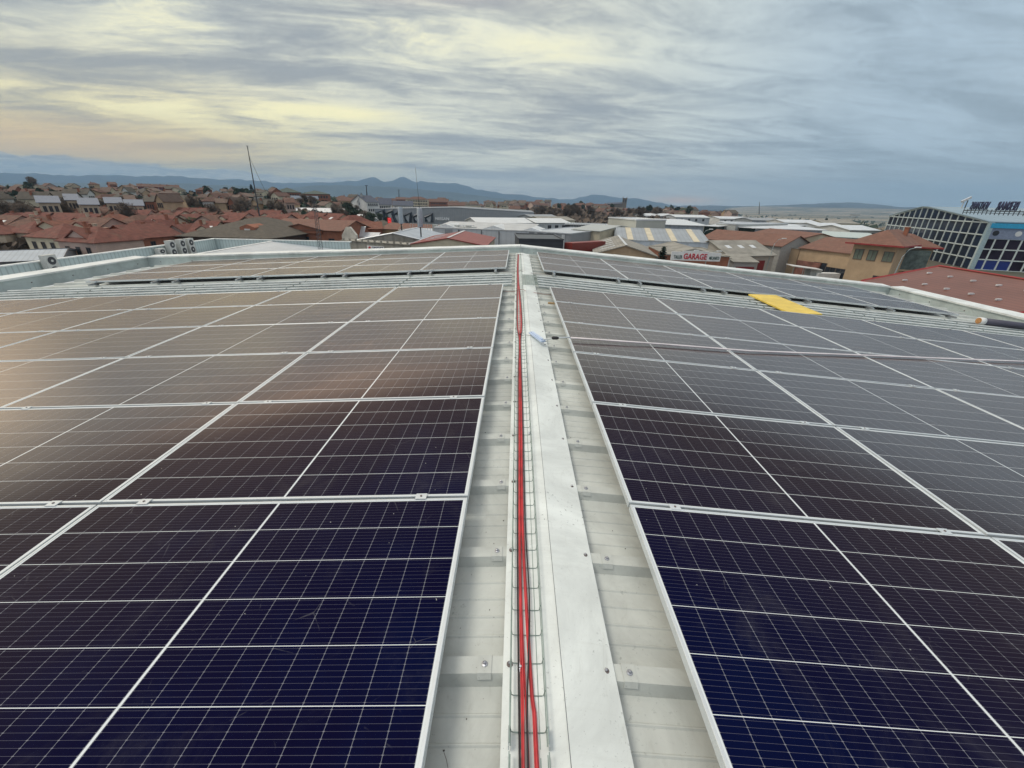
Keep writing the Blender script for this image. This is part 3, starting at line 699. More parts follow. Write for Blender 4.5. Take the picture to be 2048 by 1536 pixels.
def land_mat():
    m = bpy.data.materials.new('land'); m.use_nodes = True; nt = m.node_tree; t = T(nt); b = nt.nodes['Principled BSDF']
    o = t.n('ShaderNodeTexCoord').outputs['Object']; x, y, z = t.sep(o)
    dist = t.vm('LENGTH', o, out=1)
    field = t.noise(t.vm('MULTIPLY', o, (.0011, .0035, .001)), 1., 6, .62, .8)
    fc = t.mix(t.mr(field, .42, .50), (.12, .115, .08), (.30, .255, .18))
    fc = t.mix(t.mr(field, .54, .60), fc, (.19, .17, .125))
    fc = t.mix(t.mr(t.noise(o, .004, 6, .7, .5), .53, .62), fc, (.045, .06, .045))
    town = t.mix(t.mr(t.noise(o, .035, 6, .7), .4, .62), (.10, .085, .06), (.075, .08, .045))
    near = t.mix(t.mr(t.noise(o, .12, 7, .7), .42, .6), (.11, .105, .095), (.15, .12, .085))
    cc = t.mix(t.mr(dist, 110., 180.), near, town); cc = t.mix(t.mr(dist, 800., 1500.), cc, fc)
    t.put(b.inputs['Base Color'], cc); b.inputs['Roughness'].default_value = .95; return m
rs = [0, 30, 60, 90, 115, 135, 150, 175, 200, 250, 300, 360, 420, 470, 520, 650, 800, 1000, 1300, 1700, 2200, 3000, 3700, 4300, 4800, 5200, 6000, 7000, 8000, 9300]
mm = MB(); NA = 180
vs = [(0, 0, -12.5)]
for r_ in rs[1:]:
    for k in range(NA):
        a = 2 * math.pi * k / NA; xx, yy = r_ * math.sin(a), r_ * math.cos(a)
        bump = (math.sin(xx * .0021 + 1.3) * math.sin(yy * .0017 + a * 3) * min(12, max(0, (r_ - 900) * .006)))
        vs.append((xx, yy, (terr(xx, yy) if r_ < 7500 else -75) + bump))
fs = [(0, 1 + (k + 1) % NA, 1 + k) for k in range(NA)]
for i in range(len(rs) - 2):
    b0, b1 = 1 + i * NA, 1 + (i + 1) * NA
    fs += [(b0 + k, b0 + (k + 1) % NA, b1 + (k + 1) % NA, b1 + k) for k in range(NA)]
mm.add(vs, fs); tag(mm.build('ground', land_mat()), 'land around the industrial estate', kind='structure')
def ridge(name, prof, r0, r1, base, col, seed, rough_amp):
    """a range of hills: crest heights from the skyline, real relief with spurs in front"""
    rg = random.Random(seed); m_ = MB(); n = 260; rows = 12
    x0, x1 = prof[0][0], prof[-1][0]; vs = []
    ph = [rg.uniform(0, 6) for _ in range(12)]
    for i in range(n + 1):
        px = x0 + (x1 - x0) * i / n; py = lerp(prof, px)
        py += rough_amp * (math.sin(px * .045 + ph[0]) + .7 * math.sin(px * .11 + ph[1]) + .5 * math.sin(px * .23 + ph[2]) + .35 * math.sin(px * .51 + ph[3])) * .5
        top = P(px, py, d=r1); u = Vector((top.x, top.y, 0)).normalized()
        for j in range(rows + 1):
            f = j / rows; r_ = r0 + (r1 - r0) * f
            spur = (math.sin(px * .035 + ph[4] + f * 3) + .6 * math.sin(px * .09 + ph[5] - f * 5) + .4 * math.sin(px * .2 + ph[6] + f * 8)) * .10 * math.sin(math.pi * f)
            vs.append((u.x * r_, u.y * r_, base + (top.z - base) * max(0, f ** 1.25 + spur)))
        for j in (1, 2): vs.append((u.x * (r1 + j * 500), u.y * (r1 + j * 500), top.z + (base - top.z) * (.35 if j == 1 else 1)))
    w = rows + 3
    fs = [(i * w + j, i * w + j + 1, (i + 1) * w + j + 1, (i + 1) * w + j) for i in range(n) for j in range(w - 1)]
    m_.add(vs, fs); return tag(m_.build(name, col, smooth=True), name.replace('_', ' ') + ' on the skyline', kind='structure')
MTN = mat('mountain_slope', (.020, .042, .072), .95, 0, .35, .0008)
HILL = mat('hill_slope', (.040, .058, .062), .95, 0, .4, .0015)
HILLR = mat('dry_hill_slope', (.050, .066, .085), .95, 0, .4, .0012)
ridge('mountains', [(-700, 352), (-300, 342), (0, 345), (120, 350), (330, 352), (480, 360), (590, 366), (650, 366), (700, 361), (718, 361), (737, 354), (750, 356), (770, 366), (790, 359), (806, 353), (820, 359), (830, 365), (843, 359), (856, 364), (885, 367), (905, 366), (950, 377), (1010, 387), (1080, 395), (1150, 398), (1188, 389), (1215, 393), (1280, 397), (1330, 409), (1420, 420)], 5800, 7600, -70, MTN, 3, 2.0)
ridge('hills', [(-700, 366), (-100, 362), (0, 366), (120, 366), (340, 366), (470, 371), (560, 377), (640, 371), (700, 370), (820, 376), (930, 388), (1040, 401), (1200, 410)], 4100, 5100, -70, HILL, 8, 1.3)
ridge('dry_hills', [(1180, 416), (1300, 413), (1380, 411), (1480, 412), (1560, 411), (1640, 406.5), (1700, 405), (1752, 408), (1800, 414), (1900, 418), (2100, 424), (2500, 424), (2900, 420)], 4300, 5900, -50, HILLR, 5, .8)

# ------------------------------------------------------------------ building kit
WINF = mat('window_frame_white', (.62, .62, .60), .5); WIND = mat('window_frame_dark', (.10, .08, .07), .5)
TILE = tile_mat('red_roof_tiles', (.165, .056, .038)); TILE2 = tile_mat('brown_roof_tiles', (.135, .070, .050)); TILE4 = tile_mat('weathered_roof_tiles', (.15, .075, .05)); TILE3 = tile_mat('orange_roof_tiles', (.195, .074, .044))
BEIGE = mat('beige_render', (.52, .43, .32), .9, 0, .12, .6, dirt=.25); PINK = mat('pink_render', (.50, .37, .31), .9, 0, .12, .6, dirt=.25)
OCHRE = mat('ochre_render', (.47, .34, .215), .9, 0, .12, .5, dirt=.3); BRICK = mat('red_brick', (.30, .12, .07), .9, 0, .15, 1.2, dirt=.25, stripes=(2, .3, .2))
CREAM = mat('cream_render', (.60, .54, .40), .9, 0, .1, .5, dirt=.2); CONC = mat('weathered_concrete', (.34, .32, .27), .9, 0, .2, .7, dirt=.4, stripes=(0, 2.0, .35))
WREND = mat('white_render', (.62, .62, .60), .9, 0, .1, .5, dirt=.15); GREYW = mat('grey_cladding', (.30, .32, .34), .5, .2, .06, .5, stripes=(0, 1.0, .15))
LGREY = mat('light_cladding', (.52, .55, .57), .5, .1, .06, .5, stripes=(0, 1.2, .12)); BLUEW = mat('bluish_cladding', (.50, .56, .62), .5, .1, .06, .5, stripes=(0, 2.4, .2))
FIBRO = mat('fibre_cement_sheet', (.30, .285, .245), .9, 0, .2, .5, dirt=.3, stripes=(0, .5, .3)); BSHEET = mat('bluish_sheet', (.42, .48, .54), .4, .3, .08, .4, stripes=(0, .6, .25))
WSHEET = mat('white_sheet', (.72, .74, .74), .4, .2, .08, .3, stripes=(0, .8, .15)); RSHEET = mat('red_sheet', (.26, .045, .035), .45, .1, .1, .5, stripes=(0, .5, .35)); BRSHEET = mat('brown_red_sheet', (.20, .085, .06), .5, .1, .1, .5, stripes=(0, .45, .3))
REDTRIM = mat('red_trim', (.30, .03, .03), .5); DGREY = mat('dark_grey_cladding', (.055, .06, .07), .4, .3, .1, .5, stripes=(2, .6, .3)); DROOF = tile_mat('dark_brown_roof', (.10, .085, .065), .2)
BROOF = tile_mat('brown_roof', (.20, .10, .07), .15); DOORR = mat('dark_red_door', (.22, .02, .02), .5); DOORG = mat('grey_door', (.25, .26, .27), .5, .3); GREEN = mat('green_shutter', (.15, .18, .14), .6)
MULL = mat('white_mullion', (.66, .72, .70), .4, .2); SLATE = tile_mat('slate_roof', (.09, .10, .13), .2)

def wall_panel_windows(root, w, spec, y=0., depthdir=-1):
    pass
def building(name, cat, label, pl, pr, depth, rise, roof, wm, rm, zb=None, over=.35, wins=(), side_wins=(), group=None, trim=None, chim=0, front_extra=None, flat_par=.5, seed=0, thick=.14, base=None):
    """front wall from pl to pr (eaves corners), running back by depth; roof: flat, x (ridge along the front), y (gable on the front), hip, shed"""
    pl = Vector(pl); pr = Vector(pr)
    mid = (pl + pr) / 2; zg = terr(mid.x, mid.y) if zb is None else zb
    d = pr - pl; w = math.hypot(d.x, d.y); rz = math.atan2(d.y, d.x); ze = (pl.z + pr.z) / 2; H = max(2., ze - zg)
    root = thing(name, label, cat, (mid.x, mid.y, ze - H), rz, group)
    hw = w / 2; m_ = MB()
    if roof == 'y':
        pf = [(-hw, 0, 0), (hw, 0, 0), (hw, 0, H), (0, 0, H + rise), (-hw, 0, H)]; m_.prism(pf, (0, 0, 0), (0, depth, 0))
    elif roof == 'x':
        pf = [(0, 0, 0), (0, depth, 0), (0, depth, H), (0, depth / 2, H + rise), (0, 0, H)]; m_.prism(pf, (-hw, 0, 0), (hw, 0, 0))
    elif roof == 'shed':
        pf = [(0, 0, 0), (0, depth, 0), (0, depth, H + rise), (0, 0, H)]; m_.prism(pf, (-hw, 0, 0), (hw, 0, 0))
    else: m_.box((0, depth / 2, H / 2), (w, depth, H))
    m_.build('wall', wm, root)
    o_ = over; r_ = MB()
    if roof == 'y':
        k = rise / hw; a = [(-hw - o_, H - o_ * k + .02), (0, H + rise + .02), (hw + o_, H - o_ * k + .02)]
        pf = [(p_[0], 0, p_[1]) for p_ in a] + [(p_[0], 0, p_[1] + thick) for p_ in a[::-1]]; r_.prism(pf, (0, -o_, 0), (0, depth + o_, 0))
    elif roof == 'x':
        k = rise / (depth / 2); a = [(-o_, H - o_ * k + .02), (depth / 2, H + rise + .02), (depth + o_, H - o_ * k + .02)]
        pf = [(0, p_[0], p_[1]) for p_ in a] + [(0, p_[0], p_[1] + thick) for p_ in a[::-1]]; r_.prism(pf, (-hw - o_, 0, 0), (hw + o_, 0, 0))
    elif roof == 'shed':
        k = rise / depth; pf = [(0, -o_, H - o_ * k + .02), (0, depth + o_, H + rise + o_ * k + .02), (0, depth + o_, H + rise + o_ * k + .16), (0, -o_, H - o_ * k + .16)]
        r_.prism(pf, (-hw - o_, 0, 0), (hw + o_, 0, 0))
    elif roof == 'hip':
        X, Yf, Yb = hw + o_, -o_, depth + o_; z0_, z1_ = H + .02, H + .02 + thick
        if w >= depth: q0, q1 = (-hw + depth / 2, depth / 2, H + rise), (hw - depth / 2, depth / 2, H + rise)
        else: q0, q1 = (0, w / 2, H + rise), (0, depth - w / 2, H + rise)
        c4 = [(-X, Yf), (X, Yf), (X, Yb), (-X, Yb)]
        vs = [(a, b, z0_) for a, b in c4] + [(a, b, z1_) for a, b in c4] + [q0, q1]
        if w >= depth: tf = [(4, 5, 9, 8), (5, 6, 9), (6, 7, 8, 9), (7, 4, 8)]
        else: tf = [(4, 5, 8), (5, 6, 9, 8), (6, 7, 9), (7, 4, 8, 9)]
        r_.add(vs, [(0, 3, 2, 1), (0, 1, 5, 4), (1, 2, 6, 5), (2, 3, 7, 6), (3, 0, 4, 7)] + tf)
    else:
        r_.box((0, depth / 2, H + .02), (w - .3, depth - .3, .06))
        if flat_par:
            for c_, s_ in (((0, 0, H + flat_par / 2), (w + .1, .28, flat_par)), ((0, depth, H + flat_par / 2), (w + .1, .28, flat_par)), ((-hw, depth / 2, H + flat_par / 2), (.28, depth - .3, flat_par)), ((hw, depth / 2, H + flat_par / 2), (.28, depth - .3, flat_par))): r_.box(c_, s_)
    rf = r_.build('roof', rm, root)
    if trim: 
        tm = MB()
        if roof in ('y',):
            k = rise / hw
            for sx in (-1, 1):
                tm.tube([(0, -o_ - .03, H + rise + thick + .04), (sx * (hw + o_), -o_ - .03, H - o_ * k + thick + .02)], .09, 4)
                tm.tube([(sx * (hw + o_ + .02), -o_, H - o_ * k + .12), (sx * (hw + o_ + .02), depth + o_, H - o_ * k + .12)], .09, 4)
            tm.box((0, depth / 2, H + rise + thick + .05), (.4, depth + 2 * o_, .07))
        elif roof == 'x':
            tm.box((0, depth / 2, H + rise + thick + .04), (w + 2 * o_, .35, .07))
            tm.box((0, -o_ - .04, H - o_ * rise / (depth / 2) + .1), (w + 2 * o_, .1, .16))
            for sx in (-1, 1): tm.tube([(sx * (hw + o_), -o_, H + .1 - o_ * rise / (depth / 2)), (sx * (hw + o_), depth / 2, H + rise + .18), (sx * (hw + o_), depth + o_, H + .1)], .08, 4)
        elif roof == 'hip': tm.box((0, -o_ - .03, H + .08), (w + 2 * o_, .08, .2)); tm.box((hw + o_ + .03, depth / 2, H + .08), (.08, depth + 2 * o_, .2)); tm.box((-hw - o_ - .03, depth / 2, H + .08), (.08, depth + 2 * o_, .2))
        tm.build('trim', trim, rf)
    rg = random.Random(seed)
    for c_ in range(chim):
        cx = rg.uniform(-hw * .7, hw * .7); cy = depth * rg.uniform(.3, .7)
        zt = H + rise + .5 if roof in ('x', 'hip', 'y') else H + 1.
        cm = MB(); cm.box((cx, cy, zt - 1.1), (.5, .5, 1.8)); cm.box((cx, cy, zt - .15), (.64, .64, .12)); cm.build('chimney', BEIGE if c_ % 2 else BRICK, rf)
    def win(x, z, ww, wh, fm, gm, yy=-.03, side=0):
        f_ = MB(); g_ = MB(); bt = .07
        def bx_(m2, c, s_):
            if side: m2.box((side * (hw + .03), c[0] , c[2]), (s_[1], s_[0], s_[2]))
            else: m2.box((c[0], yy, c[2]), s_)
        for c, s_ in (((x, 0, z - wh / 2), (ww + .1, .10, bt)), ((x, 0, z + wh / 2), (ww + .1, .10, bt)), ((x - ww / 2, 0, z), (bt, .10, wh - bt)), ((x + ww / 2, 0, z), (bt, .10, wh - bt)), ((x, 0, z), (.05, .09, wh - bt))): bx_(f_, c, s_)
        bx_(g_, (x, 0, z), (ww - .02, .04, wh - .02))
        fo_ = f_.build('window', fm, root); g_.build('pane', gm, fo_)
    for wi in wins:                              # (u along the front 0..1, z above ground, width, height, [frame, pane])
        u, z_, ww, wh = wi[:4]; fm = wi[4] if len(wi) > 4 else WINF; gm = wi[5] if len(wi) > 5 else GLASS
        win(-hw + u * w, z_, ww, wh, fm, gm)
    for wi in side_wins:                         # (side, v along depth, z, width, height)
        sd_, v_, z_, ww, wh = wi[:5]; win(v_ * depth, z_, ww, wh, wi[5] if len(wi) > 5 else WINF, wi[6] if len(wi) > 6 else GLASS, side=sd_)
    return root, rz, w, H
def door(root, name, x, y, w, h, m_, z=0., t_=.12):
    o = MB().box((x, y - .05, z + h / 2), (w, t_, h)).build(name, m_, root)
    return o
def PZ(px, py, z): return P(px, py, z=z)
def row_wins(n, z, w, h, *mats_, a=.08, b=.92): return [(a + (b - a) * (i + .5) / n, z, w, h) + mats_ for i in range(n)]

# ------------------------------------------------------------------ left: neighbouring nave with its own parapet and fan units
zA = -4.3
cA = PZ(435, 477, zA); rA = PZ(690, 486.6, zA); lA = PZ(0, 530, zA); rdg = PZ(520, 485.6, zA - .05)
nv = thing('neighbouring_nave', 'neighbouring flat pale metal roof with ribbed parapet and a low ridge, left behind the array', 'industrial building')
YR = mat('pale_ribbed_parapet', (.52, .60, .58), .5, .1, .05, .5, stripes=(1, .42, .35)); YRx = mat('pale_ribbed_parapet_end', (.52, .60, .58), .5, .1, .05, .5, stripes=(0, .42, .35))
XA0, XA1, YA0, YA1 = cA.x, -14.5, -20., cA.y - 1.
XRdg = rdg.x; rA_y = YA1 - .6
m_ = MB(); m_.box((XA0 + .15, (YA0 + YA1) / 2, (GZ + zA) / 2), (.3, YA1 - YA0, zA - GZ)); m_.build('wall', YR, nv)
m_ = MB(); m_.box(((XA0 + rA.x) / 2, YA1 + .16, (GZ + zA) / 2), (rA.x - XA0 - .0, .3, zA - GZ)); m_.build('wall', YRx, nv)
m_ = MB(); m_.box((XA0 + .15, (YA0 + YA1) / 2, zA + .05), (.5, YA1 - YA0, .09)); m_.box(((XA0 + rA.x) / 2, YA1 + .16, zA + .05), (rA.x - XA0 + .4, .5, .094)); m_.build('coping', COPE, nv)
zr = zA - .10; ze_ = zA - 1.35
m_ = MB(); m_.add([(XA0 + .3, YA0, ze_), (XA0 + .3, YA1, ze_), (XRdg, YA1, zr), (XRdg, YA0, zr), (XA1, YA0, ze_ - .5), (XA1, YA1, ze_ - .5)], [(0, 3, 2, 1), (3, 4, 5, 2)])
m_.build('roof', mat('neighbour_roof_sheet', (.50, .54, .56), .45, .1, .08, .4, stripes=(1, 1., .2)), nv)
m_ = MB(); m_.add([(XRdg - .25, YA0, zr + .01), (XRdg - .25, YA1, zr + .01), (XRdg, YA1, zr + .07), (XRdg, YA0, zr + .07), (XRdg + .25, YA0, zr + .01), (XRdg + .25, YA1, zr + .01)], [(0, 3, 2, 1), (3, 4, 5, 2)]); m_.build('ridge_cap', COPE, nv)
FANG = mat('fan_grille', (.05, .05, .055), .5, .2, .3, 14); UNITM = mat('unit_casing', (.52, .52, .48), .5, 0, .08, 2, dirt=.2)
fu = None
for i, (px, py, lab) in enumerate(((107, 543, 'lone air conditioner on the neighbouring parapet nearest the camera'), (322, 507, 'shortest air conditioner, leftmost of the group on the neighbouring parapet'), (345, 505, 'air conditioner second from the left in the group on the neighbouring parapet'), (366, 503, 'air conditioner third from the left in the group on the neighbouring parapet'), (383, 501, 'rightmost air conditioner of the group on the neighbouring parapet'))):
    q = P(px, py, z=ze_ + .15); sc = 1.0 if i != 1 else .62
    v_ = ray(px, py); y_ = (XA0 + .75) * v_.y / v_.x
    if fu is None:
        fu = thing('air_conditioner', lab, 'air conditioner', (XA0 + .75, y_, ze_ + .05), 0, 'fan units along the neighbouring parapet')
        MB().box((0, 0, .98), (.50, .95, 1.75)).build('casing', UNITM, fu)
        for zz_ in (.58, 1.38):
            fm_ = MB(); n_ = 14; fm_.tube([(.25, 0, zz_), (.275, 0, zz_)], .33, 14); fo_ = fm_.build('fan', FANG, fu)
            MB().tube([(.275, 0, zz_), (.30, 0, zz_)], .10, 8).build('hub', UNITM, fo_)
        for sx in (-.45, .45): MB().box((0, sx, .05), (.7, .08, .1)).build('foot', DGREY, fu)
    else: copy_thing(fu, (XA0 + .75, y_, ze_ + .05), label=lab, scale=(1, 1, sc), rz=0)

# ------------------------------------------------------------------ far left: low blue warehouse in front of the houses
building('blue_warehouse', 'warehouse', 'low warehouse with blue-grey sheet roof at the far left behind the parapet', P(-260, 537, z=-8.6), P(120, 520, z=-8.6), 14, .9, 'x', GREYW, BSHEET, trim=DGREY)
# red-tiled terraces on the left: px left, py left, px right, py right, eaves z, depth, rise, roof, wall, windows
HOUSES = [
 (-150, 470, 8, 470, -7.4, 9, 2.3, 'hip', BEIGE, 'beige corner house cut by the left edge'),
 (8, 464.5, 57, 467.5, -7.2, 9, 2.2, 'hip', BEIGE, 'beige house above the blue roof at the far left'),
 (50, 474, 115, 478, -7.2, 9, 2.4, 'hip', CREAM, 'cream house with three dark windows under a red tiled roof'),
 (115, 482.7, 189.5, 487.5, -7.2, 8, 2.5, 'hip', PINK, 'pinkish corner house with two tall windows'),
 (190.5, 487.3, 240, 483.5, -7.3, 8, 2.1, 'x', PINK, 'pink house with a red awning beside the corner house'),
 (241, 484, 276, 481, -7.5, 8, 1.9, 'x', BEIGE, 'narrow beige house ending the front row by the fan units'),
 (276, 477, 362, 470, -7.2, 9, 2.2, 'x', BRICK, 'red house wall ending at the dark hipped roof'),
]
for i, (a, b, c_, d, z_, dep, ri, rt, wm, lab) in enumerate(HOUSES):
    n_ = 3 if i in (2, 3) else 2
    building('terraced_house', 'house', lab, PZ(a, b, z_), PZ(c_, d, z_), dep, ri, rt, wm, TILE, zb=-12.5, wins=row_wins(n_, 3.9, 1.0, 1.3, WIND) + row_wins(n_, 1.5, 1.2, 1.3, WIND), chim=1 + i % 2, seed=i, group='red-tiled houses of the front row')
aw = PZ(191, 505, -9.4); tag(MB().box((0, 0, 0), (3.6, 1.6, .12), 0, Matrix.Rotation(-.3, 3, 'X')).build('awning', mat('awning_red', (.45, .08, .07), .8)), 'red awning on the pink house behind the fan units', 'awning')
bpy.data.objects['awning'].location = PZ(215, 506, -9.5)
rgh = random.Random(21)
# rows behind: roofs seen over roofs
ROWS = [  # (y pixel of eaves at left, at right, x0, x1, z eaves, count, group)
 (463, 467, 190, 420, -7.0, 5, 'second row'), (455, 462, -60, 190, -6.6, 4, 'second row'),
 (446, 453, -30, 330, -6.4, 7, 'third row'), (438, 449, 300, 560, -6.3, 6, 'third row'),
 (435, 440, -20, 330, -6.2, 8, 'fourth row'), (433, 438, 300, 640, -6.1, 8, 'fourth row'), (427, 434, 60, 520, -5.9, 9, 'back row'), (441, 449, 560, 700, -6.0, 4, 'back row'),
]
gi = 0
for ri_, (ya, yb, xa, xb, z_, n, gname) in enumerate(ROWS):
    for i in range(n):
        u0 = xa + (xb - xa) * i / n + 1; u1 = xa + (xb - xa) * (i + 1) / n - 1
        v0 = ya + (yb - ya) * i / n; v1 = ya + (yb - ya) * (i + 1) / n; jig = rgh.uniform(-1.2, 1.2)
        a = PZ(u0, v0 + jig, z_); b = PZ(u1, v1 + jig, z_); w_ = (b - a).length
        rt = rgh.choice(['x', 'hip', 'x', 'y']); rise = 2.3 if rt != 'y' else 1.6
        lab = 'terraced house %s, %s of roofs %s' % (ORD[i] + ' from the left', gname, 'beside the brick building' if xa >= 560 else 'behind the fan units' if xa >= 190 else 'at the far left')
        if xa == 60: lab = 'terraced house %s from the left, hindmost row below the brown slope' % ORD[i]
        root, rz, w, H = building('terraced_house', 'house', lab, a, b, 9.5, rise, rt, rgh.choice([BEIGE, CREAM, BEIGE, PINK]), rgh.choice([TILE, TILE, TILE3, TILE4, TILE4]), zb=min(-9.5, z_ - 3), wins=row_wins(2, H_ if False else 1.6, 1.0, 1.1, WIND) if rt == 'y' else (), chim=rgh.choice([0, 1, 2]), seed=gi, group='rows of red-tiled terraced houses'); gi += 1
        if rt == 'x' and w_ > 4:                 # beige gabled dormer or terrace parapet cut into the tiles
            dm = MB(); dx = rgh.uniform(-.25, .25) * w; zz_ = H + .55
            dm.prism([(dx - 1.3, 0, zz_ - .5), (dx + 1.3, 0, zz_ - .5), (dx + 1.3, 0, zz_ + .25), (dx, 0, zz_ + .95), (dx - 1.3, 0, zz_ + .25)], (0, .5, 0), (0, 3.4, 0)); do_ = dm.build('dormer', CREAM, root)
            rm_ = MB(); rm_.prism([(dx - 1.55, 0, zz_ + .15), (dx, 0, zz_ + .98), (dx + 1.55, 0, zz_ + .15), (dx + 1.55, 0, zz_ + .3), (dx, 0, zz_ + 1.14), (dx - 1.55, 0, zz_ + .3)], (0, .35, 0), (0, 3.5, 0)); rm_.build('dormer_roof', TILE, do_)
        if rgh.random() < .5:
            sk = MB(); dx = rgh.uniform(-.35, .35) * w; k = rise / 4.75
            if rt == 'x': sk.prism([(dx - .5, 1.6, H + 1.6 * k + .22), (dx + .5, 1.6, H + 1.6 * k + .22), (dx + .5, 2.6, H + 2.6 * k + .22), (dx - .5, 2.6, H + 2.6 * k + .22)], (0, 0, -.1), (0, 0, 0)); sk.build('skylight', WSHEET, root)

# dark hipped roof and the brick building right of it
rt_, *_ = building('hipped_building', 'building', 'large dark hipped roof with a small brick dormer left of the brick building', PZ(362, 473, -7.4), PZ(539, 478, -7.4), 26, 3.6, 'hip', mat('dark_wall', (.08, .05, .04), .8), DROOF, zb=-12.5, over=.8, seed=1)
dm = MB().prism([(-1.7, 0, 5.4), (1.7, 0, 5.4), (1.7, 0, 7.1), (0, 0, 7.7), (-1.7, 0, 7.1)], (3.2, 3.2, 0), (3.2, 8, 0)).build('dormer', BRICK, rt_)
MB().box((3.2, 3.15, 6.35), (1.3, .1, .9)).build('window', WINF, dm)
bw, rzb, wb_, Hb = building('brick_building', 'building', 'wide red brick building with a shallow central gable and brown roof', PZ(538.5, 456.5, -6.4), PZ(681, 461.5, -6.4), 14, 1.9, 'x', BRICK, BROOF, zb=-12.5, over=.6,
    wins=[(.16, 3.55, 1.6, 1.5, WIND), (.40, 3.6, 1.7, 1.7, WIND, GLASS), (.50, 3.6, 1.7, 1.7, WIND), (.86, 3.4, 1.5, 1.6, WIND)], chim=1)
gm_ = MB(); gx = -.04 * wb_; gm_.prism([(gx - 5.5, 0, Hb - .8), (gx + 5.5, 0, Hb - .8), (gx + 5.5, 0, Hb + .0), (gx, 0, Hb + 1.15), (gx - 5.5, 0, Hb + .0)], (0, -.45, 0), (0, 3, 0)); go_ = gm_.build('gable', BRICK, bw)
gm_ = MB(); gm_.prism([(gx - 6, 0, Hb - .05), (gx, 0, Hb + 1.2), (gx + 6, 0, Hb - .05), (gx + 6, 0, Hb + .12), (gx, 0, Hb + 1.38), (gx - 6, 0, Hb + .12)], (0, -.8, 0), (0, 4.5, 0)); gm_.build('gable_roof', BROOF, go_)
MB().box((.455 * wb_ - wb_ * .5, -.5, 3.3), (5.5, .9, .12)).build('balcony', CONC, bw)
# whitewashed ruined gable wall
a, b = PZ(683, 468, -7.0), PZ(712, 471, -7.0)
rn = thing('gable_wall', 'stained whitewashed gable wall standing beside the brick building', 'wall', ((a + b) / 2).to_tuple()[:2] + (-12.5,), math.atan2((b - a).y, (b - a).x))
w_ = (b - a).length; m_ = MB(); m_.prism([(-w_ / 2, 0, 0), (w_ / 2, 0, 0), (w_ / 2, 0, 5.6), (w_ * .12, 0, 7.3), (-w_ * .12, 0, 7.2), (-w_ / 2, 0, 5.2)], (0, 0, 0), (0, .5, 0)); m_.build('masonry', mat('stained_whitewash', (.50, .48, .42), .9, 0, .25, .5, dirt=.9), rn)
# concrete warehouse with the name board, its posts, and the roofs and aerials behind
cw_, rzc, wc, Hc = building('concrete_warehouse', 'warehouse', 'pale precast concrete warehouse wall with stub posts behind the end parapet', PZ(682, 481, -6.2), PZ(822, 490.5, -6.2), 3, 0, 'flat', CONC, CONC, zb=-12.5, flat_par=.1)
building('pale_blue_roof_hall', 'hall', 'low hall with pale blue gabled roof under the two telecom aerials', PZ(708, 482.5, -6.5), PZ(868, 487, -6.5), 17, 1.5, 'y', CONC, BSHEET, zb=-12.5, over=.1, trim=WSHEET)
for i in range(11): MB().box((-wc / 2 + wc * (i + .5) / 11, -.02, Hc + .2), (.22, .3, .55)).build('post', CONC, cw_)
sg = PZ(753, 495.5, -7.05); 
sb = thing('name_board', 'white name board with a red emblem and dark letters on the concrete warehouse', 'sign', sg, rzc)
MB().box((0, -.25, -.35), (3.7, .12, 1.3)).build('board', WHITEP, sb)
text_obj('letters', 'SANCHEZ', .72, Matrix.Translation((.55, -.32, -.02)) @ Matrix.Rotation(math.pi / 2, 4, 'X'), mat('navy_letter', (.03, .03, .10), .5), sb, .02, bold=.012, fit=(2.3, .5))
m_ = MB(); m_.tube([(-1.45, -.34, -.05), (-1.15, -.34, .16), (-.98, -.34, .02), (-1.3, -.34, -.16), (-1.5, -.34, -.22)], .10, 6); m_.build('emblem', mat('emblem_red', (.5, .03, .04), .5), sb)
building('sheet_roof_building', 'building', 'brick and tan building under an orange-brown roof in front of the grey showroom', PZ(762, 457.5, -7.), PZ(868, 463, -7.), 10, 1.3, 'x', mat('tan_brick', (.32, .22, .12), .9, 0, .15, .6), BROOF, zb=-12.5)
building('tiled_house', 'house', 'low house with orange tiled roof beside the leaning white sheets', PZ(716, 458, -7.0), PZ(764, 458, -7.0), 9, 1.6, 'x', BRICK, TILE3, zb=-12.5)
sh_ = thing('sheet_shelter', 'white corrugated sheets forming a low shelter roof by the whitewashed wall', 'shelter', PZ(737, 470, -8.), -.1)
MB().box((0, 0, 0), (5.5, 3.2, .08), 0, Matrix.Rotation(.35, 3, 'X')).build('sheet', WSHEET, sh_); MB().box((-1.6, -.3, .9), (1.6, 3.0, .08), 0, Matrix.Rotation(.9, 3, 'X')).build('sheet', WSHEET, sh_)
for sx in (-2.5, 2.5): MB().box((sx, 0, -2.2), (.15, .15, 4.4)).build('post', ALUD, sh_)
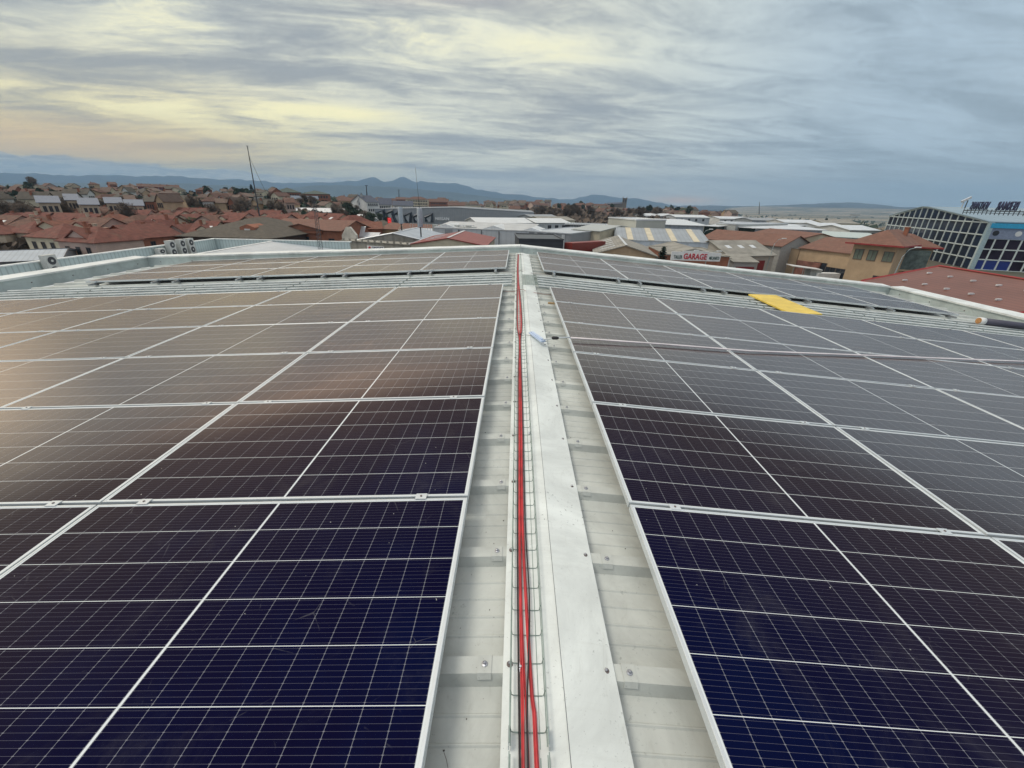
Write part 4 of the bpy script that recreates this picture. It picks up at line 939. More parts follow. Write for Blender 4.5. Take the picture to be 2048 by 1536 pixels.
# telecom aerials: grey drums on thin black poles
for i, (px, pyb, pyt, lab) in enumerate(((804, 467, 414, 'left telecom aerial with a grey drum and tripod stays on the pale roof'), (842.5, 477, 416, 'right telecom aerial with a grey drum and a tall thin whip'))):
    b_ = PZ(px, pyb, -6.0); u = ray(px, pyt); v_ = P(px, pyt, d=math.hypot(b_.x, b_.y)); hgt = v_.z - b_.z
    an = thing('telecom_aerial', lab, 'antenna', b_, 0, 'telecom aerials on the pale roof')
    MB().tube([(0, 0, -.8), (0, 0, hgt * .45)], .13, 8).build('mast', BLACK, an)
    MB().tube([(0, 0, hgt * .38), (0, 0, hgt * .4), (0, 0, hgt * .98), (0, 0, hgt)], [.44, .50, .50, .44], 14).build('drum', mat('drum_grey', (.36, .40, .43), .5), an, smooth=True)
    if i == 0:
        for a_ in (math.radians(200), math.radians(-20), math.radians(90)): MB().tube([(0, 0, hgt * .34), (1.5 * math.cos(a_), 1.5 * math.sin(a_), -.5)], .06, 5).build('stay', mat('timber_stay', (.42, .36, .26), .8), an)
    else:
        MB().tube([(.05, 0, hgt), (-.05, 0, hgt * 1.5), (-.25, 0, hgt * 2.25)], [.05, .035, .02], 5).build('whip', DGREY, an)
        for k in range(5): MB().box((-.9 + k * .35, -.5 + .2 * (k % 2), -.2), (.25, .3, .7)).build('equipment_box', UNITM, an)
# ------------------------------------------------------------------ grey showroom
nl = P(752, 448, z=-12.5); nr = P(1067, 455, z=-12.5); topL = P(768, 418.6, y=nl.y).z; topR = P(1060, 426.4, y=nr.y).z
nl2 = Vector((nl.x, nl.y, (topL + topR) / 2)); nr2 = Vector((nr.x, nr.y, (topL + topR) / 2))
ns, rzn, wn_, Hn = building('car_showroom', 'showroom', 'long grey clad car showroom with white lettering and angular dark frames', nl2, nr2, 40, 1.6, 'y', GREYW, mat('grey_roof', (.22, .24, .26), .5), over=.1, thick=.3)
def onf(px, py):                                 # showroom facade coordinates of a pixel
    v = ray(px, py); n_ = Vector((-math.sin(rzn), math.cos(rzn), 0)); t_ = (nl - CAM).dot(n_) / v.dot(n_); q = CAM + v * t_ - ns.location
    c_, s_ = math.cos(rzn), math.sin(rzn); return (q.x * c_ + q.y * s_, q.z)
fi = lambda zx, zy: onf(680 + zx / 5.12, 320 + zy / 5.12)
DFR = mat('dark_frame', (.035, .045, .06), .4)
for poly in (((440, 650), (380, 540), (448, 513), (456, 652)), ((505, 640), (474, 545), (543, 518), (540, 560)), ((585, 652), (546, 565), (598, 538), (600, 560)), ((690, 645), (656, 568), (726, 542), (722, 640)), ((778, 640), (750, 580), (811, 554), (812, 575)), ((888, 630), (873, 585), (946, 553), (944, 635))):
    pts = [fi(*p_) for p_ in poly]; m_ = MB(); m_.tube([(p_[0], -.5, p_[1]) for p_ in pts], .85, 4)
    fo_ = m_.build('entrance_frame', DFR, ns)
    m_ = MB(); m_.prism([(p_[0], 0, p_[1]) for p_ in pts], (0, -.3, 0), (0, -.1, 0)); m_.build('infill', LGREY, fo_)
wp = [fi(1240, 640), fi(1825, 618), fi(1815, 672), fi(1700, 682), fi(1250, 668)]
m_ = MB(); m_.prism([(p_[0], 0, p_[1]) for p_ in wp], (0, -.35, 0), (0, -.1, 0)); m_.build('pale_panel', WREND, ns)
m_ = MB(); m_.tube([(wp[0][0], -.5, wp[0][1]), (wp[1][0], -.5, wp[1][1]), (wp[2][0], -.5, wp[2][1])], .45, 4); m_.build('entrance_frame', DFR, ns)
tc = fi(1048, 602); tl, tr_ = fi(978, 602), fi(1118, 602); tw = tr_[0] - tl[0]; th_ = fi(1048, 588)[1] - fi(1048, 617)[1]
text_obj('letters', 'NISSAN', th_ * 1.38, Matrix.Translation((tc[0], -.4, tc[1])) @ Matrix.Rotation(math.pi / 2, 4, 'X'), mat('white_letter', (.85, .87, .88), .5), ns, .12, bold=.03, fit=(tw, th_))
# red illuminated sign in front of it
rs_ = thing('lit_red_sign', 'small glowing red square sign in front of the grey showroom', 'sign', P(780, 452, d=150), 0)
h_ = P(780, 441, d=150).z - rs_.location.z
em = bpy.data.materials.new('lit_red'); em.use_nodes = True; e_ = em.node_tree.nodes['Principled BSDF']; e_.inputs['Base Color'].default_value = (.5, .02, .02, 1); e_.inputs['Emission Color'].default_value = (1, .03, .03, 1); e_.inputs['Emission Strength'].default_value = .55
MB().box((0, 0, h_), (1.05, .3, 1.6)).build('sign_face', em, rs_); MB().tube([(0, .1, h_ - 6), (0, .1, h_ - 1.)], .12, 6).build('pole', DGREY, rs_)
m_ = MB(); n_ = 10; m_.tube([(.35 * math.cos(a_ * .5 + .8) , -.2, h_ + .1 + .5 * math.sin(a_ * .5 + .8)) for a_ in range(n_)], .08, 5); m_.build('sign_mark', mat('pale_red', (.9, .35, .35), .5), rs_)

# ------------------------------------------------------------------ centre: pale warehouses, red roof, dark building
lw_, rzl, wl_, Hl = building('pale_warehouse', 'warehouse', 'long pale grey warehouse wall with three small roof gables behind the red roof', PZ(868, 456, -5.3), PZ(1062, 463, -5.3), 24, .9, 'x', LGREY, mat('pale_roof', (.50, .51, .50), .5, 0, .1, .4), zb=-12.5, over=.1)
for u, s_ in ((.12, 1), (.62, 1), (1.0, .8)):
    m_ = MB(); cx = -wl_ / 2 + u * wl_; m_.prism([(cx - 3.2 * s_, 0, Hl + .05), (cx + 3.2 * s_, 0, Hl + .05), (cx, 0, Hl + 1.0 * s_)], (0, .2, 0), (0, 9, 0)); m_.build('roof_gable', WSHEET, lw_)
for u, ww in ((.155, 1.8), (.265, .25), (.50, .12), (.68, .12)): MB().box((-wl_ / 2 + u * wl_, -.08, Hl * .5), (ww, .12, Hl * .96)).build('door' if ww > 1 else 'downpipe', GREYW if ww > 1 else DGREY, lw_)
# rooftop plant and railing behind it
pr_l = PZ(820, 447, -4.6); pr_r = PZ(948, 452, -4.6)
rlg = thing('roof_plant', 'row of small rooftop machines with a railing in front of the grey showroom', 'roof machinery', ((pr_l + pr_r) / 2).to_tuple()[:2] + (-6.2,), math.atan2((pr_r - pr_l).y, (pr_r - pr_l).x)); W_ = (pr_r - pr_l).length
for i in range(26): MB().box((-W_ / 2 + W_ * i / 25, 0, .9), (.07, .07, 1.5)).build('railing_post', GALV, rlg)
MB().box((0, 0, 1.65), (W_, .08, .08)).build('handrail', GALV, rlg)
for i, u in enumerate((-.12, .12, .22, .31, .40, .47)): MB().box((W_ * u, .8, .7), (1.5 if i % 2 else 1.0, 1.2, 1.3 if i % 2 else 1.7)).build('machine', UNITM, rlg)
building('plant_building', 'building', 'low pale roof carrying the rooftop machines', ((pr_l.x - 3), pr_l.y, -6.3), (pr_r.x + 8, pr_r.y, -6.3), 10, .0, 'flat', LGREY, LGREY, zb=-12.5, flat_par=.12)
# red-roofed warehouse
fl = PZ(822.6, 489, -5.9); fr_ = PZ(971, 493, -5.9)
rw, rzr, wr, Hr = building('red_roof_warehouse', 'warehouse', 'warehouse with a dark red sheet roof and a pale ridge strip behind the parapet', fl, fr_, 17, 1.05, 'y', CREAM, RSHEET, zb=-12.5, over=.25)
MB().box((0, 8.5, Hr + 1.05 + .20), (.42, 17.4, .05)).build('ridge_strip', WSHEET, rw)
MB().tube([(-wr / 2 - .28, -.3, Hr + .05), (-wr / 2 - .28, 17.3, Hr + .05)], .12, 4).build('trim', WSHEET, rw)
k_ = 1.05 / (wr / 2)
for i in range(3):
    yy = 4.2 + i * 3.2; m_ = MB(); xx = -wr * .28; m_.prism([(xx - 1.3, 0, 0), (xx + 1.3, 0, 0), (xx + 1.3, .45, 0), (xx - 1.3, .45, 0)], (0, yy, 0), (0, yy, .05))
    for j in range(8): v = m_.v[j]; m_.v[j] = (v[0], v[1], v[2] + Hr + 1.05 - abs(v[0]) * k_ + .18)
    m_.build('skylight', WSHEET, rw)
building('dark_building', 'building', 'black flat-roofed building just behind the ridge end of the parapet', PZ(1038, 479, -5.0), PZ(1127, 480.5, -5.0), 12, 0, 'flat', DGREY, DGREY, zb=-12.5, flat_par=.2)
building('red_container', 'container', 'dark red container beside the black flat-roofed building', PZ(1129, 485, -5.6), PZ(1145, 487, -5.6), 9, 0, 'flat', RSHEET, RSHEET, zb=-12.5, flat_par=0)
STR = mat('striped_cladding', (.25, .27, .29), .5, .1, .05, .5, stripes=(0, 4.2, -1.2))
sp_, _, ws_, Hs_ = building('striped_warehouse', 'warehouse', 'grey warehouse with pale vertical stripes behind the black building', PZ(1058, 463, -5.2), PZ(1141, 468.5, -5.2), 22, .5, 'flat', GREYW, LGREY, zb=-12.5, flat_par=.2)
for i in range(4): MB().box((-ws_ / 2 + ws_ * (.18 + .22 * i), -.06, Hs_ * .5), (ws_ * .07, .1, Hs_ * .96)).build('stripe', LGREY, sp_)
for i in range(14): MB().box((-ws_ / 2 + ws_ * (i + .5) / 14, 21, Hs_ + .9), (.06, .06, 1.5)).build('railing_post', GALV, sp_)
building('tan_building', 'building', 'tan wall building with a low grey gable and a brown stair block', PZ(1146, 459, -5.0), PZ(1200, 463, -5.0), 18, .9, 'x', CREAM, mat('pale_roof2', (.42, .44, .42), .6), zb=-12.5)
building('stair_block', 'building', 'plain brown block against the tan building', PZ(1178, 461.5, -5.2), PZ(1201, 463, -5.2), 5, 0, 'flat', mat('brown_render', (.30, .23, .16), .9), CONC, zb=-12.5, flat_par=.1).__class__
building('white_edge_hall', 'hall', 'dark hall with a bright white roof edge left of the large beige block', PZ(1130, 449, -5.5), PZ(1217, 452, -5.5), 6, 0, 'flat', DGREY, WSHEET, flat_par=.35)
# large white warehouse group on the right
building('beige_block', 'warehouse', 'tall plain beige block at the left end of the white-roofed halls', PZ(1217, 436, -2.9), PZ(1273, 441, -2.9), 9, 0, 'flat', mat('beige_cladding', (.48, .48, .42), .8, 0, .05, .3), WSHEET, flat_par=.3)
wh1 = building('white_roof_hall', 'hall', 'long hall with bright white roof and blue-grey wall right of the beige block', PZ(1274, 448, -4.2), PZ(1408, 452, -4.2), 32, .35, 'shed', BLUEW, WSHEET, over=1.)
GW = mat('dark_glazing', (.02, .035, .03), .15, 0, .3, .5)
gb = building('glazed_block', 'hall', 'dark glazed bay ending the first white-roofed hall', PZ(1409, 452, -4.2), PZ(1434, 453.5, -4.2), 30, .3, 'shed', GW, WSHEET, over=.6)
building('office_block', 'office building', 'pale grey office block with a dark window band between the glazed bays', PZ(1433, 447, -3.6), PZ(1472, 449.5, -3.6), 25, 0, 'flat', mat('pale_office', (.46, .47, .44), .7), LGREY, flat_par=.2, wins=row_wins(5, 4.2, 1.7, 1.0, WIND, a=.0, b=1.))
building('glazed_block', 'hall', 'dark glazed bay right of the pale office block', PZ(1472, 454.5, -4.3), PZ(1511, 457, -4.3), 30, .3, 'shed', GW, WSHEET, over=.6)
building('white_roof_hall', 'hall', 'second long white-roofed hall behind the brown-roofed school', PZ(1511, 457, -4.3), PZ(1645, 461, -4.3), 30, .35, 'shed', BLUEW, WSHEET, over=1.)
building('white_roof_hall', 'hall', 'third pale hall with low roof left of the glass building', PZ(1643, 473, -6.6), PZ(1765, 479, -6.6), 22, .4, 'shed', LGREY, mat('pale_green_roof', (.50, .56, .52), .5), over=.5)
# light blue warehouse with cream rooflight strips
bh, rzbh, wbh, Hbh = building('blue_white_warehouse', 'warehouse', 'pale blue warehouse with cream strips across its grey roof', PZ(1236, 480.5, -6.0), PZ(1420, 487, -6.0), 20, 1.9, 'x', BLUEW, mat('grey_sheet_roof', (.34, .37, .39), .5, .2, .08, .4, stripes=(0, .9, .2)), zb=-12.5, over=.1)
kk = 1.9 / 10
for u in (.14, .37, .62, .86):
    m_ = MB(); cx = -wbh / 2 + u * wbh; m_.prism([(cx - .6, 0, Hbh + .2), (cx + .6, 0, Hbh + .2), (cx + .6, 9.8, Hbh + .2 + 9.8 * kk), (cx - .6, 9.8, Hbh + .2 + 9.8 * kk)], (0, 0, 0), (0, 0, .04)); m_.build('rooflight', CREAM, bh)
# weathered fibre-cement sheds
g1, _, wg, Hg = building('fibre_cement_shed', 'shed', 'weathered grey gabled shed with white ridge line and a wide white door', PZ(1189, 508, -6.9), PZ(1312, 513, -6.9), 22, 1.5, 'y', OCHRE, FIBRO, zb=-12.5, over=.3)
MB().box((0, 11, Hg + 1.5 + .2), (.4, 22.6, .06)).build('ridge_strip', WSHEET, g1); door(g1, 'door', .2, 0, 4.6, Hg * .86, WREND)
for i in range(5):
    yy = 3 + i * 3.6; m_ = MB(); xx = -wg * .28; m_.box((xx, yy, Hg + 1.5 - abs(xx) * 1.5 / (wg / 2) + .20), (2.6, .5, .05), 0, Matrix.Rotation(-math.atan(1.5 / (wg / 2)), 3, 'Y')); m_.build('rooflight', WSHEET, g1)
a = PZ(1256, 487, -7.5); b = PZ(1312, 514, -7.5)
g2, _, wg2, Hg2 = building('fibre_cement_shed', 'shed', 'long weathered shed with pairs of square windows along its white side wall', a, b, 13, 1.5, 'x', WREND, FIBRO, zb=-12.5, over=.25, wins=[(.12 + .105 * i + (.0 if i % 2 else .02), 4.9, 1.0, .9, WIND) for i in range(8)])
# garage workshop with the sign
ga, gb_ = PZ(1333, 510, -6.5), PZ(1459, 514, -6.5)
gg, rzg, wgg, Hgg = building('garage_workshop', 'workshop', 'orange brick garage workshop carrying the long white sign', ga, gb_, 14, 0, 'flat', BRICK, FIBRO, zb=-12.5, flat_par=.15, wins=[(.52, 3.3, 2.2, 1.2, WIND), (.72, 3.3, 2.2, 1.2, WIND), (.33, 3.3, 2.2, 1.2, WIND)])
sgn = thing('garage_sign', 'long white garage sign with red and dark green lettering on the workshop front', 'sign', (PZ(1340, 511, -5.9) + PZ(1438, 512, -5.9)) / 2, rzg)
ws = (PZ(1438, 512, -5.9) - PZ(1340, 511, -5.9)).length * .93
sgn.location.z = -5.95
MB().box((0, -.5, 0), (ws, .16, 1.25)).build('board', WHITEP, sgn); MB().box((-.02 * ws, -.5, .68), (ws * .52, .16, .16)).build('board_top', WHITEP, sgn); MB().box((.0, -.5, .85), (ws * .1, .16, .2)).build('board_top', WHITEP, sgn)
RX_ = Matrix.Rotation(math.pi / 2, 4, 'X')
DG = mat('dark_green_letter', (.05, .10, .09), .5)
text_obj('letters', 'TALLER', .62, Matrix.Translation((-.355 * ws, -.6, -.12)) @ RX_, DG, sgn, .02, bold=.012, fit=(ws * .17, .50))
text_obj('letters', 'GARAGE', 1.12, Matrix.Translation((-.01 * ws, -.6, -.0)) @ RX_, mat('sign_red', (.50, .02, .04), .5), sgn, .02, bold=.03, fit=(ws * .47, .86))
text_obj('letters', 'MECANICO', .58, Matrix.Translation((.375 * ws, -.6, -.14)) @ RX_, DG, sgn, .02, bold=.012, fit=(ws * .20, .46))
h5, _, w5, H5 = building('skylight_workshop', 'workshop', 'beige and grey gabled workshop with three square skylights right of the garage sign', PZ(1459, 512, -7.7), PZ(1549, 510.5, -7.7), 12, 2.2, 'x', mat('grey_beige_render', (.44, .40, .34), .9, 0, .1, .5, dirt=.2), FIBRO, zb=-12.5, over=.4)
door(h5, 'door', .24 * w5, 0, .14 * w5, H5 * .8, DOORR)
for u in (-.30, -.02, .25): MB().box((u * w5, 3.2, H5 + 3.2 * 2.2 / 6 + .2), (1.0, 1.2, .06), 0, Matrix.Rotation(math.atan(2.2 / 6), 3, 'X')).build('skylight', WSHEET, h5)
h6, _, w6, H6 = building('workshop_porch', 'workshop', 'lower annex with a wide dark red door in front of the skylight workshop', PZ(1468, 524, -8.1), PZ(1514, 525, -8.1), 4.2, .7, 'shed', mat('grey_render', (.40, .38, .35), .9, 0, .1, .5, dirt=.2), FIBRO, zb=-12.5, over=.3)
door(h6, 'door', .02 * w6, 0, .8 * w6, H6 * .82, DOORR)
# long cream building with windows, brown roof
building('cream_school', 'building', 'long cream building with a row of windows under a brown hipped roof', PZ(1472, 474, -6.3), PZ(1562, 487, -6.3), 18, 2.1, 'x', CREAM, BROOF, zb=-12.5, wins=row_wins(7, 4.0, 1.7, 1.5, WIND, a=.16))
building('grey_gable_hall', 'hall', 'hall with a pale grey gable between the cream and the ochre buildings', PZ(1563, 493, -6.5), PZ(1622, 490, -6.5), 20, 1.9, 'y', mat('grey_board', (.38, .37, .34), .8), BROOF, zb=-12.5)
building('ochre_annex', 'building', 'small ochre annex with a dark door in front of the grey gable', PZ(1558, 495, -7.0), PZ(1600, 498, -7.0), 6, 0, 'flat', OCHRE, CONC, zb=-12.5, flat_par=.1, wins=[(.25, 1.9, 1.6, 3.4, WIND)])
ok, _, wo_, Ho_ = building('ochre_workshop', 'workshop', 'long ochre workshop with brown roof and dark openings facing the yard', PZ(1602, 496, -6.7), PZ(1714, 509, -6.7), 14, 2.0, 'x', OCHRE, BROOF, zb=-12.5, wins=[(.45, 1.8, 2.6, 3.4, WIND), (.65, 1.7, 2.0, 2.4, WIND), (.83, 1.7, 1.8, 2.4, WIND)])
MB().box((-wo_ * .25, -.25, 1.7), (wo_ * .45, .3, 3.4)).build('patched_wall', mat('patched_wall', (.22, .10, .075), .9, 0, .5, .6, dirt=.9), ok)
th, rzt, wt_, Ht = building('ochre_house', 'house', 'three-storey ochre house with brown hipped roof in front of the glass building', PZ(1709, 487, -3.9), PZ(1797, 494, -3.9), 10, 2.2, 'hip', OCHRE, BROOF, zb=-12.5, over=.9, trim=REDTRIM, wins=[(.18, 7.1, 1.1, 1.5, WIND, GREEN), (.50, 7.1, 1.1, 1.5, WIND, GREEN), (.86, 7.1, 1.2, 1.4, WIND, GREEN), (.80, 3.6, 1.2, 1.2, WIND)], chim=1)
# its glazed corner
gx0, gx1 = PZ(1798, 494, -4.2), PZ(1868, 497, -4.2)
gc, _, wgc, Hgc = building('glazed_balcony_wing', 'house', 'right wing of the ochre house with a wide glazed balcony', gx0, gx1, 9, 1.9, 'hip', OCHRE, BROOF, zb=-12.5, over=.8, trim=REDTRIM)
MB().box((-.5, -.7, Hgc - 1.75), (wgc * .86, 1.4, 2.9)).build('glazed_balcony', mat('balcony_glazing', (.10, .13, .12), .25, 0, .4, 1.5), gc)
MB().box((-.5, -.75, Hgc - 3.3), (wgc * .9, 1.6, .25)).build('balcony_slab', OCHRE, gc); MB().box((.12 * wgc, -.06, Hgc - 4.3), (2.8, .12, 1.4)).build('window', GLASS, gc)
# brown-red hall on the right, neighbour of the parapet
mf, mn = PZ(1724, 564, -5.2), PZ(2012, 628, -5.2); 
br = thing('brown_red_hall', 'wide brown-red sheet roof with small pale vents beyond the right parapet', 'industrial building')
ex = (mf.x + mn.x) / 2; y0_, y1_ = mn.y - .5, mf.y; rxg = 40.2; zrg = -3.75; slp = (zrg + 5.2) / (rxg - ex)
m_ = MB(); m_.prism([(ex, 0, GZ), (rxg * 2 - ex, 0, GZ), (rxg * 2 - ex, 0, -5.25), (rxg, 0, zrg - .05), (ex, 0, -5.25)], (0, y0_, 0), (0, y1_, 0)); m_.build('wall', mat('stone_grey_wall', (.36, .35, .32), .9, 0, .1, .4, dirt=.3), br)
m_ = MB(); m_.prism([(ex - .3, 0, -5.2 - .3 * slp), (rxg, 0, zrg), (rxg * 2 - ex + .3, 0, -5.2 - .3 * slp), (rxg * 2 - ex + .3, 0, -5.05 - .3 * slp), (rxg, 0, zrg + .15), (ex - .3, 0, -5.05 - .3 * slp)], (0, y0_ - .2, 0), (0, y1_ + .2, 0)); m_.build('roof', BRSHEET, br)
m_ = MB()
for yy in (y0_ - .22, y1_ + .22):
    m_.tube([(ex - .3, yy, -5.06 - .3 * slp), (rxg, yy, zrg + .15), (2 * rxg - ex + .3, yy, -5.06 - .3 * slp)], .11, 4)
m_.tube([(ex - .32, y0_ - .2, -5.1 - .3 * slp), (ex - .32, y1_ + .2, -5.1 - .3 * slp)], .08, 4); m_.tube([(rxg, y0_ - .2, zrg + .2), (rxg, y1_ + .2, zrg + .2)], .08, 4); m_.build('trim', REDTRIM, br)
for j, (x_, n_, off) in enumerate(((ex + 1.7, 6, .5), (ex + 4.3, 6, 1.2))):
    for i in range(n_):
        MB().box((x_, y0_ + off + i * (y1_ - y0_) / 6.3, -5.2 + (x_ - ex) * slp + .22), (.38, .14, .12)).build('vent', WSHEET, br)
# ------------------------------------------------------------------ glass building with roof letters
c0 = Vector((116.2, 110.3, 0)); l0 = Vector((136.5, 165.0, 0)); zt = -1.45; zbm = -12.8
c0t = P(1977, 446, d=math.hypot(c0.x, c0.y)); 
dv = (c0 - l0); Lg = dv.length; rzb_ = math.atan2(dv.y, dv.x)
gbld = thing('glass_building', 'big glass-fronted office hall with white mullions and a shallow curved-gable roof at the right edge', 'office building', (l0.x, l0.y, zbm), rzb_)
Hb_ = zt - zbm; D2 = 62.
# local x runs along the gable facade from the far corner to the near corner; local y goes away to the right/back
pk = .40 * Lg; rise_ = 3.4
def topz(x_): return Hb_ + rise_ * (1 - abs(x_ - pk) / (pk if x_ < pk else Lg - pk)) ** .9 * 1.0
NV = 16; xs_ = [Lg * i / NV for i in range(NV + 1)]
PANEG = mat('facade_glass', (.006, .014, .036), .12, 0, .5, .15, spec=.25)
for i in range(NV):
    for j in range(5):
        z0_, z1_ = j * Hb_ / 4, min((j + 1) * Hb_ / 4, 99)
        xa, xb = xs_[i], xs_[i + 1]
        ta, tb = topz(xa), topz(xb)
        if j == 4: za_, zb_ = ta, tb
        else: za_ = zb_ = z1_
        if j == 4 and max(ta, tb) - z0_ < .3: continue
        m_ = MB(); m_.add([(xa + .12, -.02, z0_ + .1), (xb - .12, -.02, z0_ + .1), (xb - .12, -.02, max(z0_ + .12, zb_ - .12)), (xa + .12, -.02, max(z0_ + .12, za_ - .12)), (xa + .12, .10, z0_ + .1), (xb - .12, .10, z0_ + .1), (xb - .12, .10, max(z0_ + .12, zb_ - .12)), (xa + .12, .10, max(z0_ + .12, za_ - .12))], [(0, 1, 2, 3), (5, 4, 7, 6), (4, 0, 3, 7), (1, 5, 6, 2), (3, 2, 6, 7), (0, 4, 5, 1)])
        m_.build('window', PANEG, gbld)
m_ = MB()
for x_ in xs_: m_.box((x_, -.08, topz(x_) / 2), (.26, .30, topz(x_)))
for j in range(5): m_.box((Lg / 2, -.10, j * Hb_ / 4), (Lg, .26, .26))
for i in range(NV): m_.tube([(xs_[i], -.1, topz(xs_[i])), (xs_[i + 1], -.1, topz(xs_[i + 1]))], .22, 4)
m_.build('mullion_frame', MULL, gbld)
MB().box((Lg + .1, .1, Hb_ / 2), (1.0, .9, Hb_ + .2)).build('corner_post', mat('corner_metal', (.40, .52, .55), .4, .3), gbld)
# side facade at right angles (local +y from the near corner)
m_ = MB(); pf = [(xs_[i], 0, topz(xs_[i]) + .05) for i in range(NV + 1)]
m_.prism([(0, 0, .0), (Lg - .3, 0, 0)] + pf[::-1], (0, .12, 0), (0, D2, 0)); m_.build('core', mat('dark_core', (.03, .03, .04), .4), gbld)
rf_ = MB()
for i in range(NV):
    a_, b__ = xs_[i], xs_[i + 1]; rf_.prism([(a_ - .02, 0, topz(a_) + .08), (b__ + .02, 0, topz(b__) + .08), (b__ + .02, 0, topz(b__) + .3), (a_ - .02, 0, topz(a_) + .3)], (0, -.5, 0), (0, D2 + .3, 0))
rf_.build('roof', mat('blue_grey_roof', (.28, .37, .42), .45, .2, .06, .2, stripes=(1, 2., .15)), gbld)
MB().box((Lg + .4, D2 / 2, Hb_ - .6), (.5, D2, 1.1)).build('fascia', mat('sky_blue_fascia', (.03, .36, .62), .4), gbld)
MB().box((Lg + .2, D2 / 2, Hb_ - 2.4), (.5, D2, 2.5)).build('band', mat('lilac_band', (.22, .27, .38), .5), gbld)
for i in range(14): MB().tube([(Lg + .4, 1.6 + i * 4.2, Hb_ - 2.3), (Lg + .5, 1.6 + i * 4.2, Hb_ - 2.3)], .62, 14).build('porthole', GLASS if i != 1 else WSHEET, gbld)
for j in range(3):
    for i in range(24):
        m_ = MB().box((Lg + .05, .9 + i * 2.5, .3 + (j + .5) * (Hb_ - 3.9) / 3), (.3, 2.3, (Hb_ - 3.9) / 3 - .25)).build('window', mat('maroon_glass', (.020, .014, .028), .12, 0, .5, .2, spec=.25) if j > 0 or i > 2 else mat('blue_gate', (.01, .03, .20), .4), gbld)
m_ = MB()
for j in range(4): m_.box((Lg + .2, D2 / 2, .3 + j * (Hb_ - 3.9) / 3), (.3, D2, .25))
for i in range(25): m_.box((Lg + .2, -.35 + i * 2.5, (Hb_ - 3.6) / 2), (.32, .28, Hb_ - 3.6))
m_.build('mullion_frame', MULL, gbld)
# letters on the roof, facing away from us
q0 = P(1940, 416, d=150.); q1 = P(2031, 424, d=150.); q0 = P(1938, 418, d=165.); q1 = P(2034, 424, d=150.)
dd = q1 - q0; wl = dd.length; rzq = math.atan2(dd.y, dd.x)
lt = thing('roof_letters', 'dark free-standing roof letters seen from behind, mirrored, above the glass building', 'sign', (q0 + q1) / 2, rzq)
th2 = P(1985, 404, d=157).z - P(1985, 423, d=157).z
ML = mat('letter_dark_blue', (.03, .035, .09), .5)
def tmir(s_, x_, sx_): return text_obj('letters', s_, th2 * 1.25, Matrix.Translation((x_, 0, th2 * .48)) @ Matrix.Rotation(math.pi, 4, 'Z') @ RX_, ML, lt, .1, bold=.012, fit=(sx_, th2 * .92))
tmir('BERMAR', wl * .275, wl * .40); tmir('VENTANAS', -wl * .285, wl * .40)
m_ = MB(); m_.box((0, .1, -.15), (wl * 1.25, .15, .2)); m_.box((0, .1, -.6), (wl * 1.25, .12, .12)); m_.build('support_rail', DGREY, lt)
for i in range(15): MB().box((-wl * .62 + wl * 1.24 * i / 14, .1, -.4), (.12, .12, 1.2)).build('support_post', DGREY, lt)
for i, px in enumerate((1922, 1929)):
    m_ = MB(); v0 = P(px, 417, d=160); m_.tube([v0, v0 + Vector((0, 0, th2 * .9))], .12, 5)
    if i == 0: m_.box(v0 + Vector((.4, 0, th2)), (2.2, .3, .5), 0, Matrix.Rotation(-.5, 3, 'Y'))
    tag(m_.build('roof_floodlight', WSHEET if i == 0 else DGREY), ['white-headed floodlight on the roof left of the letters', 'short dark post between the floodlight and the roof letters'][i], 'floodlight')

# ------------------------------------------------------------------ trees
def leafy(seed, rx, rz, n, s0, s1, lobes=7, vw=.4):
    rg = random.Random(seed); m_ = MB(); cs = []
    for _ in range(lobes):
        a = rg.uniform(0, 6.28); r_ = rg.uniform(0, .55) * rx; cs.append((r_ * math.cos(a), r_ * math.sin(a), rg.uniform(-.5, .55) * rz, rg.uniform(.32, .6)))
    for _ in range(n):
        c_ = rg.choice(cs); d = Vector((rg.gauss(0, 1), rg.gauss(0, 1), rg.gauss(0, 1))).normalized() * rg.uniform(.55, 1.05)
        p_ = Vector((c_[0] + d.x * rx * c_[3], c_[1] + d.y * rx * c_[3], c_[2] + d.z * rz * c_[3]))
        s_ = rg.uniform(s0, s1); u = Vector((rg.gauss(0, 1), rg.gauss(0, 1), rg.gauss(0, 1))).normalized(); v = u.orthogonal().normalized() * s_ * rg.uniform(vw, vw * 2.5); u = u * s_
        m_.add([p_ - u - v, p_ + u - v * .6, p_ + u * .8 + v, p_ - u * .7 + v * .9], [(0, 1, 2, 3)])
    return m_
def conic(seed, r, h, n, s0, s1):
    rg = random.Random(seed); m_ = MB()
    for _ in range(n):
        z = rg.random() ** 1.3; rr_ = r * (1 - z) ** .8 * rg.uniform(.5, 1.05) + .05; a = rg.uniform(0, 6.28)
        p_ = Vector((rr_ * math.cos(a), rr_ * math.sin(a), z * h)); s_ = rg.uniform(s0, s1)
        u = Vector((math.cos(a), math.sin(a), rg.uniform(-.5, .3))).normalized() * s_; v = Vector((-math.sin(a), math.cos(a), rg.uniform(-.4, .4))) * s_ * .6
        m_.add([p_ - u - v, p_ + u - v, p_ + u + v, p_ - u + v], [(0, 1, 2, 3)])
    return m_
EVG = mat('evergreen_leaves', (.030, .048, .026), .8, 0, .5, .8); PINE = mat('pine_needles', (.022, .038, .026), .8, 0, .5, .8); TWIG = mat('bare_twigs', (.115, .085, .062), .9, 0, .35, .8); OLIVE = mat('olive_leaves', (.085, .088, .035), .8, 0, .4, .8); BARK = mat('bark', (.09, .07, .055), .9)
